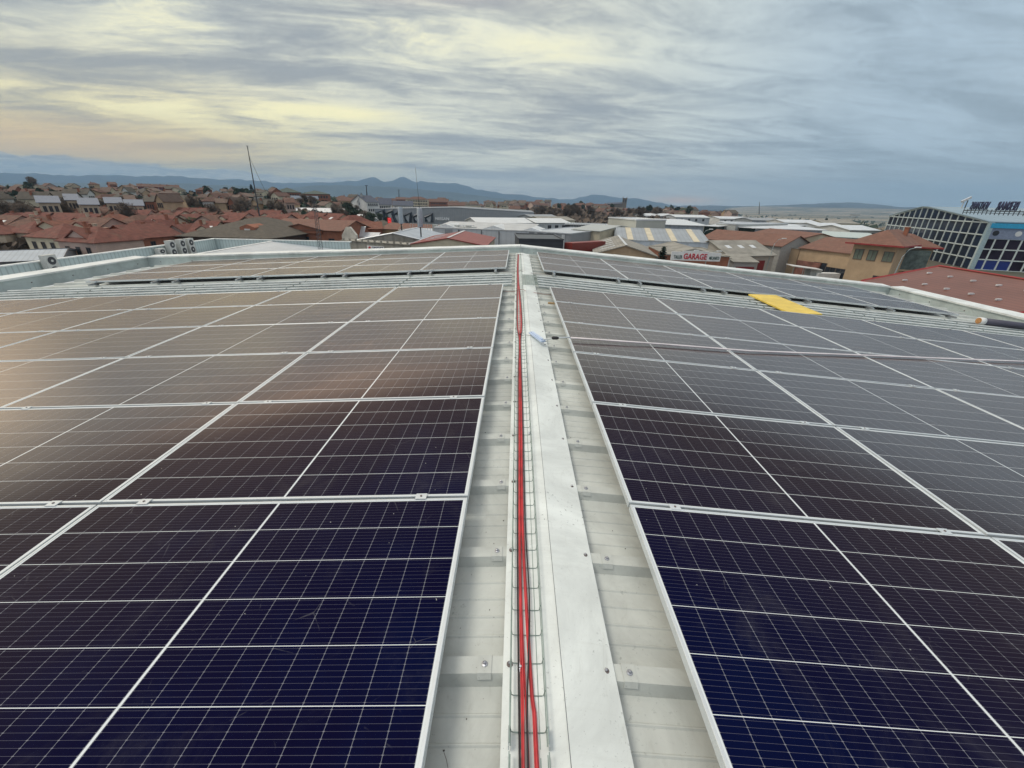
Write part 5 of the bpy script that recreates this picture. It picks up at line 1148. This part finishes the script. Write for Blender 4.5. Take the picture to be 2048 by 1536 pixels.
def limbs(seed, h, r, n):
    rg = random.Random(seed); m_ = MB(); m_.tube([(0, 0, -.3), (.05 * r, 0, h * .5), (-.03 * r, .04, h)], [r * .07, r * .045, r * .02], 6)
    for _ in range(n):
        a = rg.uniform(0, 6.28); z = rg.uniform(.35, .8) * h; m_.tube([(0, 0, z), (r * .4 * math.cos(a), r * .4 * math.sin(a), z + h * .12), (r * .8 * math.cos(a), r * .8 * math.sin(a), z + h * .3)], [r * .028, r * .02, r * .006], 4)
    return m_
KIND = {}
def tree_proto(kind, v):
    if kind == 'round': cr, mt = leafy(10 + v, 2.6, 2.3, 1000, .16, .42), EVG; zc_, th_ = 4.2, 4.5
    elif kind == 'pine': cr, mt = leafy(30 + v, 2.4, 1.6, 600, .15, .40, 9), PINE; zc_, th_ = 5.2, 5.4
    elif kind == 'cone': cr, mt = conic(50 + v, 1.5, 6.5, 700, .14, .38), PINE; zc_, th_ = .6, 3.5
    elif kind == 'bare': cr, mt = leafy(70 + v, 2.8, 2.6, 1500, .15, .7, 10, vw=.05), TWIG; zc_, th_ = 4.2, 5.6
    else: cr, mt = leafy(90 + v, 1.8, 1.3, 420, .12, .34), OLIVE; zc_, th_ = 1.4, 1.6
    nm = {'round': 'evergreen_tree', 'pine': 'pine_tree', 'cone': 'cypress_tree', 'bare': 'bare_tree', 'bush': 'bush'}[kind]
    return nm, cr, mt, zc_, th_
def tree(kind, v, loc, scale, label, rz=0., group=None):
    key = (kind, v % 3); 
    cat = 'bush' if kind == 'bush' else 'tree'
    if key in KIND:
        o = copy_thing(KIND[key], loc, label=label, scale=scale, rz=rz)
    else:
        nm, cr, mt, zc_, th_ = tree_proto(kind, v % 3)
        o = thing(nm, label, cat, loc, rz, group)
        c_ = cr.build('crown', mt, o); c_.location = (0, 0, zc_); limbs(v, th_, 2.6, 7 if kind != 'bush' else 3).build('trunk', BARK, o); o.scale = (scale,) * 3; KIND[key] = o
    if group: o['group'] = group
    elif 'group' in o: del o['group']
    return o
def tree_px(kind, v, px, py_base, d, h, label, group=None):
    """tree whose foot is on the land at distance d in the direction of the pixel column; h is the height"""
    q = P(px, py_base, d=d); z = terr(q.x, q.y); sc = h / {'round': 6.8, 'pine': 7.0, 'cone': 7.3, 'bare': 7.2, 'bush': 2.8}[kind]
    return tree(kind, v, (q.x, q.y, z), sc, label, rz=v * 1.3, group=group)
q = PZ(1324, 520, -7.); tree('cone', 0, (q.x, q.y, -12.5), 1.05, 'dark cypress standing left of the garage sign')
for i, (px, d, h, k, lab) in enumerate(((1560, 62, 3.2, 'bush', 'olive hedge bush at the left end of the rubble yard'), (1578, 61, 2.6, 'bush', 'olive bush beside the white container'), (1545, 64, 2.6, 'bush', 'low dark bush by the grey workshop wall'), (1722, 62, 4.2, 'bush', 'leafy bush in front of the ochre house'), (1712, 60, 3.0, 'bush', 'smaller bush left of the leafy bush by the ochre house'), (1735, 64, 3.6, 'bush', 'bush against the low wall below the ochre house'))):
    tree_px(k, i, px, 540, d, h, lab)
# left slope: bare and evergreen trees
rt2 = random.Random(33); cnt = {}
def many(kind, n, x0, x1, d0, d1, h0, h1, where, group):
    pts = sorted((rt2.uniform(x0, x1), rt2.uniform(d0, d1)) for _ in range(n))
    for i, (px, d) in enumerate(pts):
        nm = {'round': 'dark evergreen', 'pine': 'dark pine', 'cone': 'cypress', 'bare': 'bare brown tree', 'bush': 'bush'}[kind]
        tree_px(kind, rt2.randrange(3), px, 400, d, rt2.uniform(h0, h1), '%s %s from the left %s' % (ORD[i], nm, where), group)
many('bare', 28, -30, 520, 165, 235, 4.5, 7.5, 'on the slope above the red roofs', 'bare trees on the left slope')
many('bare', 14, 520, 760, 190, 300, 4.5, 7, 'below the long brick school', 'bare trees below the school')
many('bush', 18, -20, 520, 150, 200, 2.5, 4, 'on the slope above the red roofs', 'bushes on the left slope')
many('round', 10, 20, 520, 240, 380, 4.5, 8, 'among the hillside houses', 'evergreens among the hillside houses')
many('bare', 26, 1070, 1330, 300, 430, 7, 12, 'in the wood left of the beige block', 'bare trees of the wood by the beige block')
many('round', 12, 690, 780, 180, 260, 4, 7, 'beside the car park', 'evergreens beside the car park')
many('round', 12, 1080, 1420, 430, 620, 7, 12, 'in the old town', 'evergreens in the old town')
for i, (px, pyt, d, k, lab) in enumerate(((48, 382, 230, 'cone', 'dark leaning cypress above the red roofs at the far left'), (398, 396, 210, 'cone', 'single dark cypress on the slope right of the terraces'), (408, 371, 420, 'pine', 'pine on the skyline left of the tall mast'), (450, 374, 430, 'pine', 'small pine on the skyline nearest the mast'), (482, 374, 300, 'round', 'left dark tree of the clump at the mast'), (492, 372, 300, 'round', 'middle dark tree of the clump at the mast'), (501, 368, 310, 'cone', 'tallest dark tree of the clump at the mast'), (535, 388, 280, 'cone', 'slim cypress right of the tall mast'), (644, 398, 260, 'round', 'dark tree at the right end of the brick school'), (672, 398, 270, 'cone', 'dark cypress beside the yellow hall'), (56, 349, 480, 'bare', 'large bare tree on the skyline at the far left'), (62, 354, 480, 'bare', 'smaller bare tree on the far left skyline'), (1305, 420, 520, 'pine', 'dark pines beside the old town'), (1298, 422, 520, 'round', 'evergreen left of the dark pines by the old town'), (1364, 424, 560, 'round', 'lone dark tree right of the old town'), (1666, 449, 420, 'round', 'dark round tree in front of the open fields'), (1728, 452, 330, 'round', 'dark tree left of the glass building'))):
    q = P(px, pyt, d=d); zg = terr(q.x, q.y); tree_px(k, i, px, pyt, d, max(3.5, q.z - zg), lab)
# scrub on the brown slopes, a mass
def scrub(name, label, n, x0, x1, d0, d1, s0, s1, mt, seed):
    rg = random.Random(seed); m_ = MB()
    for _ in range(n):
        px = rg.uniform(x0, x1); d = d0 + (d1 - d0) * rg.random(); q = P(px, 400, d=d); z = terr(q.x, q.y); s_ = rg.uniform(s0, s1)
        c_ = Vector((q.x, q.y, z + s_ * .4))
        for _k in range(4):
            u = Vector((rg.gauss(0, 1), rg.gauss(0, 1), rg.gauss(0, .8))).normalized() * s_ * rg.uniform(.5, 1); v = u.orthogonal().normalized() * s_ * .5; p_ = c_ + Vector((rg.uniform(-1, 1), rg.uniform(-1, 1), rg.uniform(-.3, .9))) * s_
            m_.add([p_ - u - v, p_ + u - v, p_ + u + v, p_ - u + v], [(0, 1, 2, 3)])
    return tag(m_.build(name, mt), label, 'scrub', kind='stuff')
scrub('scrub', 'brown scrub covering the slope above the red roofs', 2600, -60, 720, 135, 260, .5, 1.5, TWIG, 5)
scrub('scrub', 'dark green undergrowth between the hillside houses', 1100, -60, 700, 170, 480, .7, 2.0, EVG, 6)
scrub('scrub', 'brown woodland left of the beige block', 1500, 1060, 1340, 250, 470, 1.0, 3.2, TWIG, 7)
scrub('scrub', 'scattered trees over the far fields on the right', 420, 1330, 2100, 450, 2600, 2., 6., EVG, 9)
scrub('scrub', 'pale dry brush in front of the far fields', 420, 1330, 1900, 380, 900, 1.5, 3., mat('dry_brush', (.20, .16, .11), .9), 10)

# ------------------------------------------------------------------ the towns
FAR_ROOF = tile_mat('far_brown_roof', (.15, .10, .075), .2)
FAR_WALLS = [BEIGE, CREAM, OCHRE, PINK, WREND, BRICK]; WN = {0: 'beige', 1: 'cream', 2: 'ochre', 3: 'pinkish', 4: 'white', 5: 'brick'}
def far_block(name, cat, label, px0, px1, pyt, d, depth, rt, rise, wm, rm, floors=2, bays=3, dy=0., group=None, zb=None, chim=0, seed=0, wf=WIND):
    a = P(px0, pyt, d=d); b = P(px1, pyt, d=d + dy); zt_ = (a.z + b.z) / 2; zg = terr((a.x + b.x) / 2, (a.y + b.y) / 2) - 1 if zb is None else zb
    H = max(3, zt_ - zg); w_ = (b - a).length; wins = []
    for f in range(floors):
        z_ = H - 1.6 - f * 3.0
        if z_ < 1: break
        wins += row_wins(bays, z_, min(1.5, w_ / bays * .5), 1.4, wf)
    a.z = b.z = zt_
    return building(name, cat, label, a, b, depth, rise, rt, wm, rm, zb=zt_ - H, wins=wins, group=group, chim=chim, seed=seed, over=.4)
# landmarks: px0, px1, py eaves
far_block('brick_school', 'school', 'long brick school with a dark green roof on the skyline right of the mast', 548, 602, 385, 330, 16, 'hip', 3.0, BRICK, mat('dark_green_roof', (.06, .085, .07), .7), 3, 9)
far_block('brick_school', 'school', 'right wing of the brick school with a flat dark green roof', 602, 660, 388.5, 325, 16, 'hip', 2.2, BRICK, mat('dark_green_roof', (.06, .085, .07), .7), 3, 9)
far_block('school_wing', 'school', 'low wing with a blue-grey roof in front of the brick school', 555, 636, 398, 290, 12, 'x', 1.6, OCHRE, mat('blue_roof', (.12, .16, .21), .6), 1, 10)
far_block('long_white_shed', 'shed', 'long low shed with a white roof below the brick school', 590, 690, 424.5, 210, 14, 'x', 1.4, GREYW, WSHEET, 1, 8)
far_block('yellow_hall', 'hall', 'low yellow hall with a brown roof right of the brick school', 676, 712, 402, 330, 14, 'x', 2.0, OCHRE, TILE2, 1, 5)
far_block('apartment_block', 'apartment block', 'white gabled apartment block left of the grey showroom', 715, 733, 402, 290, 14, 'y', 4.5, WREND, SLATE, 5, 3)
far_block('apartment_block', 'apartment block', 'white apartment block with dark roof right beside the gabled one', 733, 757, 404, 285, 14, 'x', 3.5, WREND, SLATE, 5, 5, dy=6)
far_block('apartment_block', 'apartment block', 'row of white flats with slate roof behind the first dark frame', 757, 783, 409, 330, 12, 'x', 4, WREND, SLATE, 4, 6)
far_block('apartment_block', 'apartment block', 'low white flats with slate roof between the two telecom drums', 786, 826, 411, 350, 12, 'x', 3, WREND, SLATE, 3, 8)
far_block('apartment_block', 'apartment block', 'tall tan apartment block with red roof behind the right telecom drum', 811, 858, 399, 520, 18, 'hip', 3, CREAM, TILE2, 6, 12)
far_block('apartment_block', 'apartment block', 'dark red apartment block right of the tall tan one', 858, 896, 404, 500, 18, 'x', 3, BRICK, TILE2, 5, 10)
far_block('apartment_block', 'apartment block', 'brown apartment block left of the tall tan one', 792, 811, 399, 560, 18, 'x', 2.5, BRICK, TILE2, 5, 5)
far_block('apartment_block', 'apartment block', 'pale green-grey apartment block above the showroom roof', 930, 962, 412, 420, 14, 'flat', 0, CREAM, CONC, 4, 9)
far_block('apartment_block', 'apartment block', 'ochre apartment block left of the pale green-grey one', 896, 930, 411, 440, 14, 'x', 2.5, OCHRE, TILE2, 4, 8)
far_block('gabled_villa', 'house', 'small cream gabled villa above the right end of the showroom roof', 996, 1006, 417, 330, 9, 'y', 2.0, CREAM, TILE2, 1, 2)
far_block('gabled_villa', 'house', 'wide cream house right of the small gabled villa', 1020, 1040, 418, 340, 9, 'x', 2.0, CREAM, TILE2, 1, 4)
# red terrace on the hill with many chimneys
for i in range(6):
    rt_h = far_block('red_terrace_house', 'house', 'dark red terraced house on the hill, %s from the left of the terrace' % ORD[i], 275 + i * 14, 288.3 + i * 14, 373 + i * .5, 440, 10, 'x', 1.8, mat('dark_red_brick', (.20, .045, .035), .9), TILE2, 1, 3, chim=2, seed=i, group='dark red terrace on the hill')
# white and glassy sheds low on the left slope
for i, (a, b, y_, d, lab) in enumerate(((76, 122, 400, 175, 'white shed with three small roof lights at the far left slope'), (132, 160, 395, 185, 'smaller white shed right of the far left one'), (160, 200, 404, 170, 'white shed with dark dots left of the tall bare trees'), (212, 247, 401, 190, 'white house behind bare trees on the slope'), (252, 290, 406, 180, 'white building low on the slope, nearest the yellow bush'))):
    far_block('white_shed', 'shed', lab, a, b - 4, y_ + 5, d, 8, 'x', 1.5, BEIGE, mat('pale_blue_roof', (.19, .21, .25), .6), 1, 3, group='white sheds on the left slope')
# hillside houses, left
hill = []
for (x0, x1, n, py, d, var) in ((-40, 75, 4, 377, 400, 3), (75, 300, 9, 381, 360, 4), (-30, 230, 9, 389, 270, 4), (230, 560, 12, 386, 340, 4), (290, 470, 6, 398, 240, 3), (380, 560, 7, 394, 290, 4), (440, 600, 6, 408, 215, 3), (90, 280, 5, 371, 470, 2), (-40, 300, 12, 384, 310, 3), (300, 560, 10, 380, 400, 3), (-30, 250, 8, 396, 225, 3), (250, 480, 8, 403, 205, 3), (540, 700, 7, 412, 240, 3), (560, 720, 6, 395, 380, 3)):
    for i in range(n):
        px = x0 + (x1 - x0) * (i + rt2.uniform(.2, .8)) / n; hill.append((px, py + rt2.uniform(-var, var), d * rt2.uniform(.92, 1.08), rt2.uniform(5, 10)))
hill.sort()
for i, (px, py, d, wpx) in enumerate(hill):
    k = rt2.choice([0, 1, 2, 2, 3, 4, 5]); z = P(px, py, d=d)
    nm = ['near the left edge', 'above the front terraces', 'left of the red hill terrace', 'below the red hill terrace', 'left of the tall mast', 'around the foot of the mast', 'around the brick school'][min(6, max(0, int((px + 40) / 100)))]
    base_i = sum(1 for h_ in hill[:i] if min(6, max(0, int((h_[0] + 40) / 100))) == min(6, max(0, int((px + 40) / 100))))
    far_block('hillside_house', 'house', '%s tiled hillside house %s, %s from the left there' % (WN[k], nm, ORD[min(base_i, 29)]), px - wpx, px + wpx, py, d, 9, rt2.choice(['x', 'hip', 'y']), 1.7, FAR_WALLS[k], rt2.choice([TILE2, FAR_ROOF, DROOF]), 2, 3, dy=rt2.uniform(-4, 4), group='houses on the left hillside', chim=rt2.choice([0, 1]), seed=i)
# the city along the skyline, centre
city = []
for (x0, x1, n, py, d) in ((690, 900, 16, 401, 620), (880, 1080, 18, 409, 560), (860, 1100, 16, 405, 700), (1060, 1220, 12, 411, 620), (1100, 1230, 8, 416, 520), (1225, 1400, 14, 421, 560), (1240, 1380, 10, 427, 470), (1380, 1480, 7, 426, 520), (1130, 1240, 6, 423, 440), (1180, 1330, 7, 431, 400)):
    for i in range(n): city.append((x0 + (x1 - x0) * (i + rt2.uniform(.2, .8)) / n, py + rt2.uniform(-2.5, 2.5), d * rt2.uniform(.93, 1.07), rt2.uniform(4, 9)))
city.sort()
ZN = ['left of the telecom drums', 'behind the grey showroom', 'above the right end of the showroom', 'over the bare wood', 'below the cathedral', 'right of the cathedral', 'above the white roofs']
def zone(px): return min(6, max(0, int((px - 690) / 115)))
for i, (px, py, d, wpx) in enumerate(city):
    k = rt2.choice([0, 1, 2, 2, 3, 5, 5]); bi = sum(1 for h_ in city[:i] if zone(h_[0]) == zone(px))
    far_block('town_building', 'building', '%s town building %s, %s from the left there' % (WN[k], ZN[zone(px)], ORD[min(bi, 29)]), px - wpx, px + wpx, py, d, 12, rt2.choice(['x', 'hip', 'x']), 2.6, FAR_WALLS[k], rt2.choice([TILE2, TILE2, FAR_ROOF, DROOF]), 2, 4, dy=rt2.uniform(-6, 6), group='buildings of the town on the skyline')
# long low sheds of the estate between the town and the near halls
SH = [('pale', LGREY, WSHEET), ('white', WREND, WSHEET), ('grey', GREYW, mat('mid_grey_roof', (.30, .32, .33), .6)), ('beige', CREAM, FIBRO)]
for i, (a, b, y_, d, k, lab) in enumerate(((1068, 1120, 436, 230, 2, 'grey shed right of the showroom end'), (1072, 1140, 446, 180, 0, 'pale low shed between the showroom and the dark hall'), (1085, 1150, 441, 205, 3, 'beige long shed before the bare wood'), (955, 1064, 446.5, 150, 0, 'long pale shed roof in front of the showroom right end'), (1290, 1350, 432, 330, 1, 'white shed in front of the old town, left one'), (1352, 1420, 435, 320, 0, 'pale shed in front of the old town, right one'), (1440, 1500, 438, 360, 1, 'white distant shed above the office block'), (1505, 1560, 441, 340, 2, 'grey distant shed above the second white hall'), (1570, 1640, 446, 300, 1, 'white distant shed behind the second white hall'), (1645, 1700, 455, 230, 0, 'pale shed left of the pylon foot'), (1700, 1760, 461, 210, 1, 'white shed touching the glass building'), (1650, 1720, 447, 330, 3, 'beige distant shed in the fields by the pylon'), (700, 752, 437, 215, 0, 'pale shed at the car park left of the showroom'))):
    kn, wm, rm = SH[k]; far_block('long_shed', 'shed', lab, a, b, y_, d, 18, 'x', 1.3, wm, rm, 1, 4, dy=d * .04, group='long low sheds of the estate', seed=i)
# cathedral
cd = thing('cathedral', 'grey stone cathedral with one square tower on the skyline', 'cathedral', tuple(P(1230, 421, d=760)), -.25)
STONE = mat('old_stone', (.17, .145, .125), .95, 0, .2, .1); s1 = 760 / FPX / .913
m_ = MB(); m_.prism([(-14, 0, -9), (11, 0, -9), (11, 0, 10.5), (-14, 0, 9)], (0, 0, 0), (0, 12, 0)); m_.build('nave', STONE, cd)
m_ = MB(); m_.prism([(-14.4, -.6, 9), (11, -.6, 10.6), (11, 6, 12.6), (-14.4, 6, 11)], (0, 0, 0), (0, 0, .4)); m_.build('roof', SLATE, cd)
m_ = MB(); m_.box((13.6, 3, 4), (7, 7.5, 28)); m_.box((13.6, 3, 18.5), (7.6, 8, 1)); m_.build('tower', STONE, cd)
for sx in (-1, 1):
    for sy in (-1, 1): MB().tube([(13.6 + sx * 3, 3 + sy * 3.2, 19), (13.6 + sx * 3, 3 + sy * 3.2, 21)], [.7, .1], 5).build('pinnacle', STONE, cd)
for i in range(2): MB().box((12 + i * 3.2, -.85, 14.5), (1.4, .3, 3.6)).build('belfry_opening', GLASS, cd)
for i in range(5): MB().box((-12.5 + i * 5, -.6, 0), (1.1, 1.3, 17)).build('buttress', STONE, cd)
# ------------------------------------------------------------------ masts
def mast(label, px, pyb, pxt, pyt, d, r, guy=(), lattice=False, arms=0, name='radio_mast'):
    a = P(px, pyb, d=d); b = P(pxt, pyt, d=d); root = thing(name, label, 'mast', a); v = b - a
    if lattice:
        m_ = MB(); n = 14; w = r; pts = [[Vector((w * math.cos(q), w * math.sin(q), 0)) for q in (0, 2.094, 4.189)]]
        for q in pts[0]: m_.tube([q - v * .3, q * .55 + v], .028, 4)
        for k in range(-4, n):
            f = k / n; g_ = (k + 1) / n
            for j in range(3):
                p0 = pts[0][j] * (1 - .45 * max(f, 0)) + v * f; p1 = pts[0][(j + 1) % 3] * (1 - .45 * max(g_, 0)) + v * g_; m_.tube([p0, p1], .016, 3)
        m_.build('lattice_tower', DGREY, root)
    else: MB().tube([(0, 0, -3), v], [r, r * .45], 6).build('pole', DGREY, root)
    for k in range(arms): MB().box(v * (1 - .03 * k) , (r * 3.6 / (k * .6 + 1) if not lattice else 7, r * .5 if not lattice else .3, r * .5 if not lattice else .3), 0, Matrix.Rotation(k * .9, 3, 'Z')).build('aerial_arm', DGREY, root)
    for gx_, gy_ in guy:
        e = P(gx_, gy_, d=d) - a; m_ = MB(); st = v * .86; m_.tube([st + (e - st) * (q / 8) - Vector((0, 0, 1)) * (math.sin(math.pi * q / 8) * v.length * .03) for q in range(9)], r * .22, 4); m_.build('guy_wire', DGREY, root)
    return root
mast('tall slender guyed mast leaning on the skyline at the left', 517, 425, 494.5, 292, 170, .22, guy=((540, 400),), arms=2)
mast('slim lattice tower rising in front of the brick building', 641, 500, 628, 400, 62, .34, lattice=True, name='lattice_tower')
mast('thin mast standing over the white apartment blocks', 734, 395, 732.5, 371, 420, .7, arms=2)
mast('thin mast behind the town left of the telecom drums', 798, 397, 797.5, 380, 620, .8, arms=1)
mast('thin mast in front of the low hills on the right', 1519, 424, 1519, 404, 900, .7)
pl2 = mast('lattice pylon in the fields left of the glass building', 1702, 462, 1710, 430, 420, 1.8, lattice=True, arms=1, name='pylon')
# ------------------------------------------------------------------ street lamps
def lamp(px, pyb, pxt, pyt, z, label, side=1):
    b = P(pxt, pyt, z=z); root = thing('street_lamp', label, 'street lamp', (b.x, b.y, -12.5), 0, 'curved street lamps'); h = z + 12.5
    MB().tube([(-side * 1.9, 0, 0), (-side * 1.7, 0, h * .55), (-side * 1.5, 0, h * .86), (-side * .9, 0, h * .97), (-.0, 0, h)], [.09, .08, .06, .05, .045], 6).build('pole', GALV, root)
    MB().box((side * .15, 0, h + .02), (.75, .28, .14)).build('lamp_head', WHITEP, root)
lamp(1425, 530, 1436.5, 502.5, -5.2, 'street lamp in front of the right end of the garage sign')
lamp(1806, 530, 1834, 495, -3.6, 'street lamp in front of the glazed balcony')
lamp(1415, 480, 1421, 458.5, -3.6, 'street lamp before the dark glazed bay')
lamp(1562, 496, 1567, 477, -4.5, 'street lamp before the grey gable hall')
# ------------------------------------------------------------------ the rubble yard on the right
q = PZ(1622, 537, -9.8); ct = thing('site_shelter', 'small open shelter with a pale sloping roof in the rubble yard', 'shelter', (q.x, q.y, -12.5), -.15)
MB().box((-1.3, 0, 2.9), (5.4, 3.2, .14), 0, Matrix.Rotation(.10, 3, 'Y')).build('roof', WREND, ct); MB().box((.6, .2, 1.35), (1.9, 2.6, 2.7)).build('cabin', mat('pale_container', (.45, .50, .50), .6), ct)
for sx in (-3.7, -1.9): MB().box((sx, -1.3, 1.45), (.12, .12, 2.9)).build('post', GALV, ct)
q = PZ(1652, 552, -11.0); tag(MB().box((q.x, q.y, -11.1), (4.2, 1.6, 1.4)).build('skip', WHITEP), 'white skip just beyond the right parapet', 'skip')
q = PZ(1668, 533, -10.5); lp = thing('leaning_panel', 'large pale board leaning on the ochre workshop', 'board', (q.x, q.y, -12.5), -.3)
MB().box((0, 0, 2.0), (3.2, .12, 4.4), 0, Matrix.Rotation(-.45, 3, 'X') @ Matrix.Rotation(.35, 3, 'Y')).build('sheet', CREAM, lp)
q = PZ(1683, 533, -10.5); lp = thing('leaning_panel', 'narrow white board leaning right of the large one', 'board', (q.x, q.y, -12.5), -.3)
MB().box((0, 0, 1.9), (1.0, .12, 4.0), 0, Matrix.Rotation(-.45, 3, 'X') @ Matrix.Rotation(.35, 3, 'Y')).build('sheet', WREND, lp)
rgb = random.Random(3); m_ = MB()
for _ in range(420):
    q = PZ(rgb.uniform(1590, 1745), rgb.uniform(520, 556), -12.4); s_ = rgb.uniform(.1, .5); m_.box((q.x, q.y, -12.4 + rgb.random() * .5), (s_, s_ * rgb.uniform(.5, 1.6), s_ * .6), 0, Matrix.Rotation(rgb.uniform(0, 3), 3, 'Z') @ Matrix.Rotation(rgb.uniform(-.5, .5), 3, 'X'))
tag(m_.build('rubble', mat('brick_rubble', (.16, .10, .08), .95, 0, .5, .8)), 'heaps of brick rubble and scrap in the yard', 'rubble', kind='stuff')
a, b = PZ(1735, 550, -9.6), PZ(1795, 546, -9.6); yw = thing('yard_wall', 'grey concrete wall along the lane below the ochre house', 'wall', ((a + b) / 2).to_tuple()[:2] + (-12.5,), math.atan2((b - a).y, (b - a).x)); MB().box((0, 0, 1.5), ((b - a).length, .25, 3.0)).build('panel', CONC, yw); MB().box((0, 0, 3.05), ((b - a).length + .1, .35, .1)).build('coping', CONC, yw)
a, b = PZ(1795, 536, -9.), PZ(1905, 533, -9.); yw = thing('yard_wall', 'pale concrete wall between the ochre house and the brown-red roof', 'wall', ((a + b) / 2).to_tuple()[:2] + (-12.5,), math.atan2((b - a).y, (b - a).x)); MB().box((0, 0, 1.7), ((b - a).length, .25, 3.4)).build('panel', CONC, yw); MB().box((0, 0, 3.45), ((b - a).length + .1, .35, .1)).build('coping', CONC, yw)
# ------------------------------------------------------------------ cars
CARC = [('white', (.75, .75, .75)), ('silver', (.42, .43, .45)), ('dark grey', (.06, .065, .07)), ('red', (.35, .02, .02)), ('blue', (.03, .07, .2))]
CP = {}
def car(px, py, d, k, label, rz):
    q = P(px, py, d=d); loc = (q.x, q.y, terr(q.x, q.y))
    if k in CP: return copy_thing(CP[k], loc, label=label, rz=rz)
    root = thing('parked_car', label, 'car', loc, rz, 'cars on the car park left of the showroom'); CP[k] = root
    m_ = MB(); pf = [(-2.1, .35), (2.1, .35), (2.15, .75), (1.25, .95), (.65, 1.42), (-1.1, 1.45), (-1.75, 1.0), (-2.15, .9)]
    m_.prism([(a, 0, b) for a, b in pf], (0, -.85, 0), (0, .85, 0)); m_.build('body', mat('car_paint_' + CARC[k][0].replace(' ', '_'), CARC[k][1], .25, .2), root)
    m_ = MB(); m_.prism([(1.12, 0, .98), (.60, 0, 1.36), (-1.05, 0, 1.38), (-1.6, 0, 1.02)], (0, -.87, 0), (0, .87, 0)); m_.build('windows', GLASS, root)
    for sx in (-1.35, 1.35):
        for sy in (-.78, .78): MB().tube([(sx, sy - .1, .33), (sx, sy + .1, .33)], .33, 10).build('wheel', BLACK, root)
    return root
for i in range(16):
    k = rt2.choice([0, 0, 0, 1, 1, 2, 3, 4]); px = 684 + i * 4.6; rw_ = i % 2
    car(px, 434, 225 + 14 * rw_ + rt2.uniform(-2, 2), k, '%s car, %s from the left on the car park' % (CARC[k][0], ORD[i]), rt2.uniform(1.2, 1.8))
# ------------------------------------------------------------------ air
hz = MB().box((0, 0, 140), (19000, 19000, 580)).build('haze', bpy.data.materials.new('haze')); tag(hz, 'pale haze over the land', 'haze', kind='stuff')
hm = hz.data.materials[0]; hm.use_nodes = True; nt = hm.node_tree; nt.nodes.clear(); t = T(nt)
pvn = t.n('ShaderNodeVolumePrincipled'); pvn.inputs['Color'].default_value = (.46, .72, 1.0, 1); pvn.inputs['Density'].default_value = 1.45e-4; pvn.inputs['Anisotropy'].default_value = .0
om = t.n('ShaderNodeOutputMaterial'); nt.links.new(pvn.outputs[0], om.inputs['Volume'])
